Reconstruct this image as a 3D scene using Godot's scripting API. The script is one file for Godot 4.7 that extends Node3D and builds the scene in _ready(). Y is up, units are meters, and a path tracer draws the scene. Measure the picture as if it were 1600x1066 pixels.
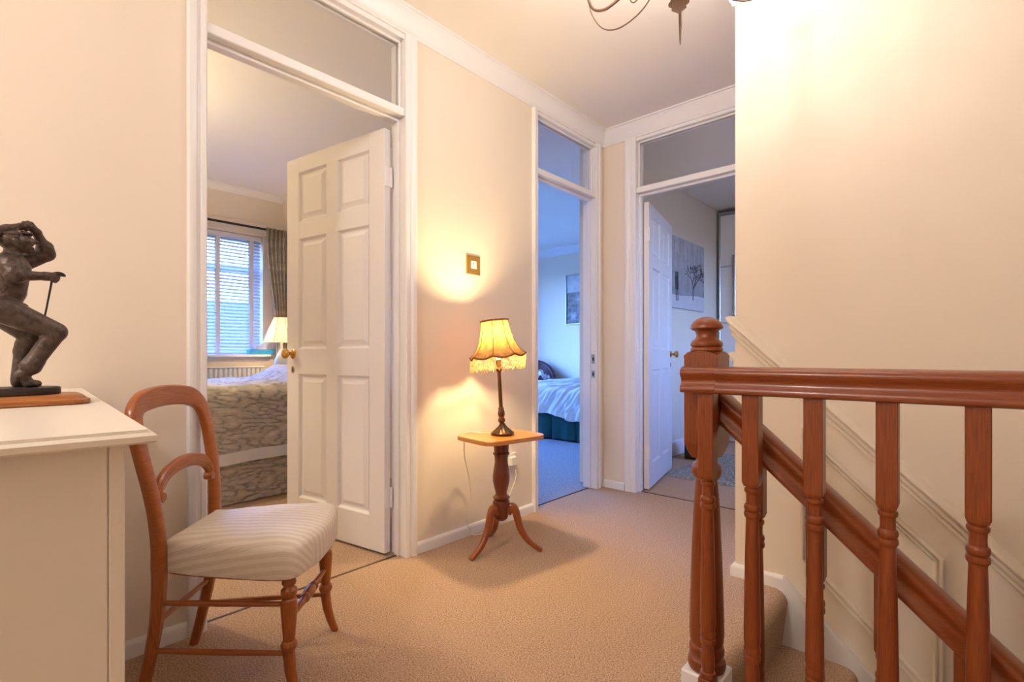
extends Node3D

# ---------------------------------------------------------------- mesh builder
class MB:
	var v := PackedVector3Array()
	var uv := PackedVector2Array()

	func tri(a: Vector3, b: Vector3, c: Vector3) -> void:
		v.append(a)
		v.append(b)
		v.append(c)

	func quad(a: Vector3, b: Vector3, c: Vector3, d: Vector3) -> void:
		tri(a, b, c)
		tri(a, c, d)

	func volume(from: int) -> float:
		var s := 0.0
		for i in range(from, v.size(), 3):
			s += v[i].dot(v[i + 1].cross(v[i + 2]))
		return s

	func flip(from: int) -> void:
		for i in range(from, v.size(), 3):
			var t := v[i + 1]
			v[i + 1] = v[i + 2]
			v[i + 2] = t
			if uv.size() == v.size():
				var w := uv[i + 1]
				uv[i + 1] = uv[i + 2]
				uv[i + 2] = w

	func orient(from: int) -> void:
		if v.size() > from:
			var o := v[from]
			var s := 0.0
			for i in range(from, v.size(), 3):
				s += (v[i] - o).dot((v[i + 1] - o).cross(v[i + 2] - o))
			if s < 0.0:
				flip(from)

	# rings of points, joined one to the next; caps close the ends
	func loft(rings: Array, cap := true, first := true) -> void:
		var from := v.size()
		var n: int = rings[0].size()
		for r in rings.size() - 1:
			var a: PackedVector3Array = rings[r]
			var b: PackedVector3Array = rings[r + 1]
			for i in n:
				var j := (i + 1) % n
				tri(a[i], a[j], b[j])
				tri(a[i], b[j], b[i])
		var body := v.size()
		for e in [0, rings.size() - 1]:
			var ring: PackedVector3Array = rings[e]
			var c := Vector3.ZERO
			for p in ring:
				c += p
			c /= n
			for i in n:
				var j := (i + 1) % n
				if e == 0:
					tri(c, ring[j], ring[i])
				else:
					tri(c, ring[i], ring[j])
		orient(from)
		if not cap:
			v.resize(body)
		elif not first:   # leave the first ring open
			var keep := v.slice(0, body)
			keep.append_array(v.slice(body + n * 3))
			v = keep

	func lathe(prof: Array, seg := 24, T := Transform3D(), cap := true) -> void:
		var rings := []
		for p: Vector2 in prof:
			var ring := PackedVector3Array()
			for i in seg:
				var a := TAU * i / seg
				ring.append(T * Vector3(cos(a) * p.x, p.y, sin(a) * p.x))
			rings.append(ring)
		loft(rings, cap)

	func box(mn: Vector3, mx: Vector3, bev := 0.0, T := Transform3D()) -> void:
		var from := v.size()
		var c := (mn + mx) * 0.5
		var h := (mx - mn) * 0.5
		bev = minf(bev, minf(h.x, minf(h.y, h.z)) * 0.95)
		var at := func(s: Vector3, ax: int) -> Vector3:
			var q := Vector3.ZERO
			for k in 3:
				q[k] = c[k] + s[k] * (h[k] - (0.0 if k == ax else bev))
			return T * q
		for ax in 3:
			var b := (ax + 1) % 3
			var d := (ax + 2) % 3
			for s in [-1.0, 1.0]:
				var p := []
				for w in [[-1, -1], [1, -1], [1, 1], [-1, 1]]:
					var sg := Vector3.ZERO
					sg[ax] = s
					sg[b] = w[0]
					sg[d] = w[1]
					p.append(at.call(sg, ax))
				if s > 0:
					quad(p[0], p[1], p[2], p[3])
				else:
					quad(p[3], p[2], p[1], p[0])
		if bev > 0.0:
			for ax in 3:   # edges running along ax
				var b := (ax + 1) % 3
				var d := (ax + 2) % 3
				for sb in [-1.0, 1.0]:
					for sd in [-1.0, 1.0]:
						var s0 := Vector3.ZERO
						s0[ax] = -1.0
						s0[b] = sb
						s0[d] = sd
						var s1 := s0
						s1[ax] = 1.0
						var q0: Vector3 = at.call(s0, b)
						var q1: Vector3 = at.call(s1, b)
						var q2: Vector3 = at.call(s1, d)
						var q3: Vector3 = at.call(s0, d)
						if sb * sd > 0:
							quad(q0, q3, q2, q1)
						else:
							quad(q0, q1, q2, q3)
			for sx in [-1.0, 1.0]:
				for sy in [-1.0, 1.0]:
					for sz in [-1.0, 1.0]:
						var s := Vector3(sx, sy, sz)
						if sx * sy * sz > 0:
							tri(at.call(s, 0), at.call(s, 1), at.call(s, 2))
						else:
							tri(at.call(s, 0), at.call(s, 2), at.call(s, 1))
		orient(from)

	# a flat outline in x and y, pulled from z0 to z1
	func prism(poly: PackedVector2Array, z0: float, z1: float, T := Transform3D()) -> void:
		var from := v.size()
		var n := poly.size()
		if Geometry2D.is_polygon_clockwise(poly):
			poly = poly.duplicate()
			poly.reverse()
		var a := PackedVector3Array()
		var b := PackedVector3Array()
		for p in poly:
			a.append(T * Vector3(p.x, p.y, minf(z0, z1)))
			b.append(T * Vector3(p.x, p.y, maxf(z0, z1)))
		for i in n:
			var j := (i + 1) % n
			quad(a[i], a[j], b[j], b[i])
		var big := PackedVector2Array()   # the triangulation needs larger numbers than metres
		for p in poly:
			big.append(p * 1000.0)
		var t := Geometry2D.triangulate_polygon(big)
		for i in range(0, t.size(), 3):
			var p0 := poly[t[i]]
			var p1 := poly[t[i + 1]]
			var p2 := poly[t[i + 2]]
			if (p1 - p0).cross(p2 - p0) > 0:
				tri(b[t[i]], b[t[i + 1]], b[t[i + 2]])
				tri(a[t[i]], a[t[i + 2]], a[t[i + 1]])
			else:
				tri(b[t[i]], b[t[i + 2]], b[t[i + 1]])
				tri(a[t[i]], a[t[i + 1]], a[t[i + 2]])
		orient(from)

	# a profile (x out of the wall, y up) carried along a plan path (x, z) with mitred corners
	func skirt(path: Array, prof: PackedVector2Array) -> void:
		var rings := []
		for i in path.size():
			var p: Vector2 = path[i]
			var d0: Vector2 = (p - path[i - 1]).normalized() if i > 0 else (path[i + 1] - p).normalized()
			var d1: Vector2 = (path[i + 1] - p).normalized() if i < path.size() - 1 else d0
			var n0 := Vector2(-d0.y, d0.x)
			var n1 := Vector2(-d1.y, d1.x)
			var m := (n0 + n1) / (1.0 + n0.dot(n1))
			var ring := PackedVector3Array()
			for q in prof:
				ring.append(Vector3(p.x + m.x * q.x, q.y, p.y + m.y * q.x))
			rings.append(ring)
		loft(rings)

	func tube(pts: Array, rad, seg := 8, flat := Vector2.ONE, up := Vector3.UP) -> void:
		var rings := []
		var n := pts.size()
		var prev := up
		for i in n:
			var p: Vector3 = pts[i]
			var d: Vector3 = ((pts[mini(i + 1, n - 1)] as Vector3) - (pts[maxi(i - 1, 0)] as Vector3)).normalized()
			var side := prev - d * prev.dot(d)
			if side.length() < 0.001:
				side = Vector3.RIGHT - d * d.x
			side = side.normalized()
			prev = side
			var other := d.cross(side)
			var r: float = rad[i] if rad is Array else rad
			var ring := PackedVector3Array()
			for k in seg:
				var a := TAU * k / seg
				ring.append(p + side * cos(a) * r * flat.x + other * sin(a) * r * flat.y)
			rings.append(ring)
		loft(rings)

	# bars with a rectangular section: half sizes w (along side) and t (along the other)
	func bar(pts: Array, w: Array, t: Array, side: Vector3, bev := 0.2) -> void:
		var rings := []
		var n := pts.size()
		for i in n:
			var p: Vector3 = pts[i]
			var d: Vector3 = ((pts[mini(i + 1, n - 1)] as Vector3) - (pts[maxi(i - 1, 0)] as Vector3)).normalized()
			var s := (side - d * side.dot(d)).normalized()
			var o := d.cross(s)
			var a: float = w[mini(i, w.size() - 1)]
			var b: float = t[mini(i, t.size() - 1)]
			var e := minf(a, b) * bev
			var ring := PackedVector3Array()
			for q in [[-a + e, -b], [a - e, -b], [a, -b + e], [a, b - e], [a - e, b], [-a + e, b], [-a, b - e], [-a, -b + e]]:
				ring.append(p + s * q[0] + o * q[1])
			rings.append(ring)
		loft(rings)

	func sheet(nu: int, nv: int, f: Callable, map := false) -> void:
		var p := PackedVector3Array()
		for j in nv + 1:
			for i in nu + 1:
				p.append(f.call(float(i) / nu, float(j) / nv))
		for j in nv:
			for i in nu:
				var a := j * (nu + 1) + i
				quad(p[a], p[a + 1], p[a + nu + 2], p[a + nu + 1])
				if map:
					var u0 := float(i) / nu
					var u1 := float(i + 1) / nu
					var v0 := float(j) / nv
					var v1 := float(j + 1) / nv
					for q in [[u0, v0], [u1, v0], [u1, v1], [u0, v0], [u1, v1], [u0, v1]]:
						uv.append(Vector2(q[0], q[1]))

	func mesh(angle := 35.0) -> ArrayMesh:
		var n := v.size()
		var fn := PackedVector3Array()
		var wn := PackedVector3Array()
		fn.resize(n / 3)
		wn.resize(n / 3)
		for i in n / 3:
			var c := (v[i * 3 + 1] - v[i * 3]).cross(v[i * 3 + 2] - v[i * 3])
			wn[i] = c
			fn[i] = c.normalized()
		var ids := {}
		var idx := PackedInt32Array()
		idx.resize(n)
		for i in n:
			var k := Vector3i((v[i] * 20000.0).round())
			var got = ids.get(k, -1)
			if got < 0:
				got = ids.size()
				ids[k] = got
			idx[i] = got
		var start := PackedInt32Array()
		start.resize(ids.size() + 1)
		for i in n:
			start[idx[i] + 1] += 1
		for i in ids.size():
			start[i + 1] += start[i]
		var fill := start.duplicate()
		var who := PackedInt32Array()
		who.resize(n)
		for i in n:
			who[fill[idx[i]]] = i / 3
			fill[idx[i]] += 1
		var lim := cos(deg_to_rad(angle))
		var nv := PackedVector3Array()
		var nn := PackedVector3Array()
		var nu := PackedVector2Array()
		nv.resize(n)
		nn.resize(n)
		if uv.size() == n:
			nu.resize(n)
		for i in n:
			var f := i / 3
			var s := Vector3.ZERO
			for k in range(start[idx[i]], start[idx[i] + 1]):
				if fn[who[k]].dot(fn[f]) >= lim:
					s += wn[who[k]]
			var o: int = f * 3 + [0, 2, 1][i % 3]
			nv[o] = v[i]
			nn[o] = s.normalized() if s.length_squared() > 1e-20 else Vector3.UP
			if nu.size():
				nu[o] = uv[i]
		var a := []
		a.resize(Mesh.ARRAY_MAX)
		a[Mesh.ARRAY_VERTEX] = nv
		a[Mesh.ARRAY_NORMAL] = nn
		if nu.size():
			a[Mesh.ARRAY_TEX_UV] = nu
		var m := ArrayMesh.new()
		m.add_surface_from_arrays(Mesh.PRIMITIVE_TRIANGLES, a)
		return m

# ---------------------------------------------------------------- scene helpers
var M := {}
var taken := {}

func numbered(called: String) -> String:
	if not taken.has(called):
		taken[called] = 0
		return called
	taken[called] += 1
	return "%s_%03d" % [called, taken[called]]

func tag(o: Node, label := "", category := "", group := "", kind := "") -> void:
	if label:
		o.set_meta("label", label)
	if category:
		o.set_meta("category", category)
	if group:
		o.set_meta("group", group)
	if kind:
		o.set_meta("kind", kind)

func put(called: String, m: Mesh, mat: Material, parent: Node = self) -> MeshInstance3D:
	var o := MeshInstance3D.new()
	o.name = numbered(called) if parent == self else called
	o.mesh = m
	o.material_override = mat
	o.cast_shadow = GeometryInstance3D.SHADOW_CASTING_SETTING_ON
	parent.add_child(o, true)
	return o

func obj(called: String, b: MB, mat: Material, parent: Node = self, angle := 35.0) -> MeshInstance3D:
	return put(called, b.mesh(angle), mat, parent)

func thing(called: String, label: String, category: String, at := Vector3.ZERO, turn := 0.0, group := "", kind := "") -> Node3D:
	var o := Node3D.new()
	o.name = numbered(called)
	add_child(o)
	o.position = at
	o.rotation.y = turn
	tag(o, label, category, group, kind)
	return o

func boxes(list: Array, bev := 0.0) -> MB:
	var b := MB.new()
	for q in list:
		b.box(q[0], q[1], bev)
	return b

func struct(called: String, b: MB, mat: Material, label: String, category: String) -> MeshInstance3D:
	var o := obj(called, b, mat)
	tag(o, label, category, "", "structure")
	return o

func V(x: float, y: float, z: float) -> Vector3:
	return Vector3(x, y, z)

func smooth_path(pts: Array, n: int) -> Array:
	var c := []
	for i in n + 1:
		var t := float(i) / n * (pts.size() - 1)
		var k := mini(int(t), pts.size() - 2)
		var f := t - k
		var p0 = pts[maxi(k - 1, 0)]
		var p1 = pts[k]
		var p2 = pts[k + 1]
		var p3 = pts[mini(k + 2, pts.size() - 1)]
		c.append(p1.cubic_interpolate(p2, p0, p3, f))
	return c

func lerp_list(vals: Array, n: int) -> Array:
	var c := []
	for i in n + 1:
		var t := float(i) / n * (vals.size() - 1)
		var k := mini(int(t), vals.size() - 2)
		c.append(lerpf(vals[k], vals[k + 1], t - k))
	return c

# ---------------------------------------------------------------- materials
func ntex(sd: int, freq: float, cols: Array, size := 512, oct := 3, kind := FastNoiseLite.TYPE_SIMPLEX_SMOOTH, warp := 0.0, ridged := false) -> NoiseTexture2D:
	var n := FastNoiseLite.new()
	n.seed = sd
	n.noise_type = kind
	n.frequency = freq
	n.fractal_octaves = oct
	if ridged:
		n.fractal_type = FastNoiseLite.FRACTAL_RIDGED
	if kind == FastNoiseLite.TYPE_CELLULAR:
		n.cellular_return_type = FastNoiseLite.RETURN_DISTANCE2_SUB
	if warp > 0.0:
		n.domain_warp_enabled = true
		n.domain_warp_amplitude = warp
		n.domain_warp_frequency = freq * 0.7
	var t := NoiseTexture2D.new()
	t.width = size
	t.height = size
	t.seamless = true
	t.noise = n
	if cols.size():
		var g := Gradient.new()
		var offs := PackedFloat32Array()
		var cs := PackedColorArray()
		for i in cols.size():
			offs.append(float(i) / (cols.size() - 1))
			cs.append(cols[i])
		g.offsets = offs
		g.colors = cs
		t.color_ramp = g
	return t

func mat(col: Color, rough := 0.6, metal := 0.0, spec := 0.5) -> StandardMaterial3D:
	var m := StandardMaterial3D.new()
	m.albedo_color = col
	m.roughness = rough
	m.metallic = metal
	m.metallic_specular = spec
	return m

func tex(m: StandardMaterial3D, t: Texture2D, scale: Vector3, world := false) -> StandardMaterial3D:
	m.albedo_texture = t
	m.uv1_triplanar = true
	m.uv1_world_triplanar = world
	m.uv1_scale = scale
	return m

func relief(m: StandardMaterial3D, t: Texture2D, depth: float) -> StandardMaterial3D:
	m.heightmap_enabled = true
	m.heightmap_texture = t
	m.heightmap_scale = depth
	return m

func wood(t: Texture2D, axis: int, tint: Color, rough: float, coat: float) -> StandardMaterial3D:
	var m := mat(tint, rough)
	var s := Vector3(26, 26, 26)
	s[axis] = 1.3
	tex(m, t, s)
	m.clearcoat_enabled = coat > 0.0
	m.clearcoat = coat
	m.clearcoat_roughness = 0.12
	return m

func materials() -> void:
	M.wall = mat(Color(0.93, 0.88, 0.81), 0.75, 0, 0.35)
	M.ceiling = mat(Color(0.965, 0.945, 0.92), 0.85, 0, 0.3)
	M.trim = mat(Color(0.94, 0.932, 0.935), 0.32, 0, 0.5)
	M.trim.resource_name = "white_gloss_paint"
	M.door_paint = mat(Color(0.92, 0.905, 0.91), 0.38, 0, 0.5)
	var brush := ntex(8, 0.02, [Color(0.2, 0.2, 0.2), Color(0.8, 0.8, 0.8)], 256, 3)
	M.door_paint.uv1_triplanar = true
	M.door_paint.uv1_scale = V(60, 1.5, 60)
	relief(M.door_paint, brush, 0.012)
	var pile := ntex(11, 0.105, [Color(0.40, 0.31, 0.24), Color(0.71, 0.605, 0.515), Color(0.82, 0.725, 0.635), Color(0.97, 0.90, 0.83)], 1024, 4)
	var pile_h := ntex(12, 0.13, [], 1024, 2)
	M.carpet = relief(tex(mat(Color(0.97, 0.93, 0.89), 1.0, 0, 0.1), pile, V(1.3, 1.3, 1.3), true), pile_h, 0.32)
	M.carpet.rim_enabled = true
	M.carpet.rim = 0.25
	M.carpet.rim_tint = 0.6
	var pile_grey := ntex(13, 0.085, [Color(0.47, 0.47, 0.49), Color(0.65, 0.65, 0.675), Color(0.75, 0.75, 0.775)], 512, 3)
	M.carpet_grey = relief(tex(mat(Color(1, 1, 1), 1.0, 0, 0.1), pile_grey, V(1.6, 1.6, 1.6), true), pile_h, 0.3)
	var mg := ntex(21, 0.018, [Color(0.40, 0.165, 0.035), Color(0.49, 0.215, 0.048), Color(0.535, 0.25, 0.062), Color(0.58, 0.285, 0.08)], 512, 5, FastNoiseLite.TYPE_SIMPLEX_SMOOTH, 8.0)
	M.mahogany_x = wood(mg, 0, Color(0.95, 0.95, 0.95), 0.34, 0.25)
	M.mahogany_y = wood(mg, 1, Color(0.95, 0.95, 0.95), 0.36, 0.25)
	var wg := ntex(31, 0.016, [Color(0.54, 0.27, 0.075), Color(0.64, 0.345, 0.10), Color(0.70, 0.40, 0.13), Color(0.75, 0.46, 0.17)], 512, 5, FastNoiseLite.TYPE_SIMPLEX_SMOOTH, 8.0)
	M.walnut_x = wood(wg, 0, Color(0.92, 0.88, 0.85), 0.36, 0.4)
	M.walnut_y = wood(wg, 1, Color(0.92, 0.88, 0.85), 0.36, 0.4)
	M.walnut_z = wood(wg, 2, Color(0.92, 0.88, 0.85), 0.36, 0.4)
	M.walnut_dark = wood(wg, 1, Color(0.62, 0.48, 0.40), 0.35, 0.4)
	M.leg_wood = wood(wg, 1, Color(0.85, 0.74, 0.66), 0.3, 0.5)
	var pg := ntex(41, 0.016, [Color(0.62, 0.36, 0.13), Color(0.76, 0.48, 0.20), Color(0.83, 0.57, 0.27), Color(0.87, 0.64, 0.34)], 512, 5, FastNoiseLite.TYPE_SIMPLEX_SMOOTH, 25.0)
	M.pine_z = wood(pg, 2, Color(1, 0.97, 0.93), 0.3, 0.5)
	M.plank = wood(pg, 2, Color(0.80, 0.74, 0.72), 0.45, 0.2)
	M.brass = mat(Color(0.84, 0.66, 0.36), 0.25, 0.85)
	M.steel = mat(Color(0.72, 0.70, 0.68), 0.3, 1.0)
	M.bronze = relief(tex(mat(Color(0.92, 0.92, 0.92), 0.42, 0.35), ntex(51, 0.02, [Color(0.23, 0.175, 0.15), Color(0.33, 0.27, 0.24), Color(0.42, 0.355, 0.32)], 256, 4), V(12, 12, 12)), ntex(52, 0.03, [], 256, 4), 0.16)
	M.bronze_dark = mat(Color(0.19, 0.165, 0.155), 0.5, 0.3)
	M.antique = mat(Color(0.30, 0.22, 0.165), 0.34, 0.75)
	M.iron = mat(Color(0.50, 0.41, 0.35), 0.34, 0.7)
	M.lamp_metal = relief(mat(Color(0.42, 0.29, 0.18), 0.38, 0.7), ntex(55, 0.04, [], 256, 3), 0.03)
	M.lamp_metal.uv1_triplanar = true
	M.lamp_metal.uv1_scale = V(20, 20, 20)
	M.white_lacquer = mat(Color(0.90, 0.865, 0.81), 0.35, 0, 0.5)
	M.white_plastic = mat(Color(0.92, 0.91, 0.88), 0.35)
	M.cable = mat(Color(0.90, 0.87, 0.80), 0.45)
	M.black = mat(Color(0.03, 0.03, 0.035), 0.55)
	# panes
	M.glass = mat(Color(0.92, 0.93, 0.93, 0.10), 0.03)
	M.glass.transparency = BaseMaterial3D.TRANSPARENCY_ALPHA
	M.pane_old = mat(Color(0.74, 0.73, 0.72, 0.20), 0.04)
	M.pane_old.transparency = BaseMaterial3D.TRANSPARENCY_ALPHA
	# cloth
	M.seat = stripe_cloth()
	var ruche := ntex(61, 0.010, [Color(0.83, 0.80, 0.75), Color(0.80, 0.77, 0.72), Color(0.74, 0.71, 0.665), Color(0.54, 0.52, 0.49)], 512, 2, FastNoiseLite.TYPE_SIMPLEX_SMOOTH, 30.0, true)
	var ruche_h := ntex(61, 0.010, [Color(1, 1, 1), Color(0.75, 0.75, 0.75), Color(0.4, 0.4, 0.4), Color(0, 0, 0)], 512, 2, FastNoiseLite.TYPE_SIMPLEX_SMOOTH, 30.0, true)
	M.quilt = relief(tex(mat(Color(1, 0.98, 0.95), 0.7, 0, 0.3), ruche, V(1.3, 3.4, 1.3), true), ruche_h, 1.2)
	M.hem = mat(Color(0.86, 0.85, 0.83), 0.8)
	M.duvet = mat(Color(0.90, 0.90, 0.90), 0.85, 0, 0.2)
	M.teal = mat(Color(0.16, 0.33, 0.34), 0.85, 0, 0.2)
	var damask := ntex(71, 0.02, [Color(0.50, 0.48, 0.45), Color(0.64, 0.62, 0.585), Color(0.80, 0.775, 0.735)], 512, 3, FastNoiseLite.TYPE_SIMPLEX_SMOOTH, 40.0)
	M.curtain = tex(mat(Color(1, 0.98, 0.95), 0.5, 0, 0.45), damask, V(1.6, 1.2, 1.6))
	M.burgundy = mat(Color(0.25, 0.055, 0.075), 0.5)
	M.slat = mat(Color(0.80, 0.81, 0.84), 0.45)
	M.tape = mat(Color(0.90, 0.89, 0.88), 0.85)
	M.cyan = mat(Color(0.03, 0.56, 0.82), 0.5)
	M.tissue = mat(Color(0.94, 0.94, 0.95), 0.9)
	M.radiator = mat(Color(0.88, 0.88, 0.85), 0.4)
	M.wardrobe = mat(Color(0.92, 0.915, 0.91), 0.12, 0.0, 0.5)
	M.alu = mat(Color(0.72, 0.73, 0.74), 0.28, 0.9)
	M.rug = relief(tex(mat(Color(0.95, 0.95, 0.95), 1.0, 0, 0.1), ntex(81, 0.05, [Color(0.40, 0.385, 0.37), Color(0.66, 0.64, 0.61), Color(0.86, 0.84, 0.80)], 512, 3), V(1.6, 1.6, 1.6), true), ntex(82, 0.05, [], 512, 2), 1.5)
	M.shade_cloth = mat(Color(0.76, 0.635, 0.47), 0.8, 0, 0.2)
	M.shade_cloth.backlight_enabled = true
	M.shade_cloth.backlight = Color(0.66, 0.585, 0.43)
	tex(M.shade_cloth, ntex(85, 0.02, [Color(0.62, 0.56, 0.5), Color(0.86, 0.82, 0.78), Color(1, 1, 1)], 256, 4, FastNoiseLite.TYPE_SIMPLEX_SMOOTH, 40.0), V(7, 7, 7))
	M.shade_trim = mat(Color(0.50, 0.31, 0.13), 0.8)
	M.fringe = mat(Color(0.88, 0.79, 0.58), 0.4)
	M.fringe.backlight_enabled = true
	M.fringe.backlight = Color(0.9, 0.8, 0.55)
	M.shade_cream = mat(Color(0.90, 0.85, 0.74), 0.85, 0, 0.2)
	M.shade_cream.backlight_enabled = true
	M.shade_cream.backlight = Color(0.9, 0.8, 0.6)
	M.bulb = glow(Color(1.0, 0.86, 0.62), 5.0)
	M.candle_bulb = glow(Color(1.0, 0.90, 0.78), 5.0)
	M.brick = tex(mat(Color(0.9, 0.9, 0.9), 0.9), ntex(91, 0.05, [Color(0.26, 0.17, 0.14), Color(0.36, 0.24, 0.19)], 256, 2), V(1, 1, 1))
	M.roof = mat(Color(0.16, 0.14, 0.14), 0.9)
	M.lawn = tex(mat(Color(0.9, 0.9, 0.9), 1.0), ntex(92, 0.05, [Color(0.08, 0.12, 0.05), Color(0.15, 0.20, 0.08)], 256, 3), V(0.5, 0.5, 0.5), true)

func glow(c: Color, e: float) -> StandardMaterial3D:
	var m := mat(c, 0.4)
	m.emission_enabled = true
	m.emission = c
	m.emission_energy_multiplier = e
	return m

func stripe_cloth() -> StandardMaterial3D:
	var im := Image.create(256, 64, false, Image.FORMAT_RGB8)
	var r := RandomNumberGenerator.new()
	r.seed = 5
	for x in 256:
		var broad := fposmod(x / 256.0 * 8.0, 1.0)
		for y in 64:
			var c := Color(0.93, 0.89, 0.835) if broad < 0.5 else Color(0.865, 0.815, 0.75)
			if broad > 0.60 and broad < 0.66 or broad > 0.84 and broad < 0.90:
				c = Color(0.905, 0.86, 0.80)
			c = c * (0.985 + 0.03 * r.randf())
			im.set_pixel(x, y, c)
	var m := mat(Color(1, 1, 1), 0.6, 0, 0.4)
	m.albedo_texture = ImageTexture.create_from_image(im)
	return m

# ---------------------------------------------------------------- main
func _ready() -> void:
	camera_and_sky()
	materials()
	shell()
	cornices()
	doors()
	staircase()
	stair_wall_mouldings()
	chandelier()
	ceiling_lamp()
	cabinet()
	statue()
	chair()
	wine_table()
	table_lamp()
	wall_fittings()
	bedroom_window()
	bedroom_things()
	blue_bedroom()
	study()
	outdoors()

func camera_and_sky() -> void:
	var cam := Camera3D.new()
	cam.name = "camera"
	cam.position = V(1.919, 0.93, 0.0)
	cam.rotation_degrees = V(0, 41.86, 0)
	cam.near = 0.05
	cam.far = 200.0
	cam.projection = Camera3D.PROJECTION_FRUSTUM
	cam.size = cam.near * 1066.0 / 789.4
	cam.frustum_offset = Vector2(0, (555.7 - 533.0) / 789.4 * cam.near)
	cam.current = true
	add_child(cam)
	var sky := ProceduralSkyMaterial.new()   # dusk: clear and blue, no sun
	sky.sky_top_color = Color(0.36, 0.58, 1.0)
	sky.sky_horizon_color = Color(0.62, 0.78, 1.0)
	sky.ground_bottom_color = Color(0.10, 0.12, 0.16)
	sky.ground_horizon_color = Color(0.30, 0.40, 0.60)
	sky.sky_energy_multiplier = SKY
	sky.ground_energy_multiplier = SKY * 0.4
	var env := Environment.new()
	env.background_mode = Environment.BG_SKY
	env.sky = Sky.new()
	env.sky.sky_material = sky
	env.tonemap_mode = Environment.TONE_MAPPER_LINEAR
	env.tonemap_exposure = EXPOSURE
	env.sdfgi_enabled = true
	env.ssao_enabled = true
	env.ssil_enabled = true
	var we := WorldEnvironment.new()
	we.name = "world"
	we.environment = env
	add_child(we)

const SKY := 5.0
const EXPOSURE := 1.0
const CHANDELIER := 0.12       # each of five candle bulbs, at one metre
const CEILING_LAMP := 1.6
const TABLE_LAMP := 0.65
const BEDSIDE := 0.13
const BEDROOM_PENDANT := 1.5
const STUDY_FILL := 0.13  # strength of the added, unseen study fill light

func lamp_light(parent: Node, at: Vector3, c: Color, e: float, size: float) -> OmniLight3D:
	var l := OmniLight3D.new()
	l.name = "light"
	l.position = at
	l.light_color = c
	l.light_energy = e
	l.light_size = size
	l.omni_range = 14.0
	l.omni_attenuation = 2.0
	l.shadow_enabled = true
	parent.add_child(l, true)
	return l

# ---------------------------------------------------------------- the shell
const CH := 2.51      # ceiling
const FT := 2.407     # top of the door frames, underside of the cornice

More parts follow.
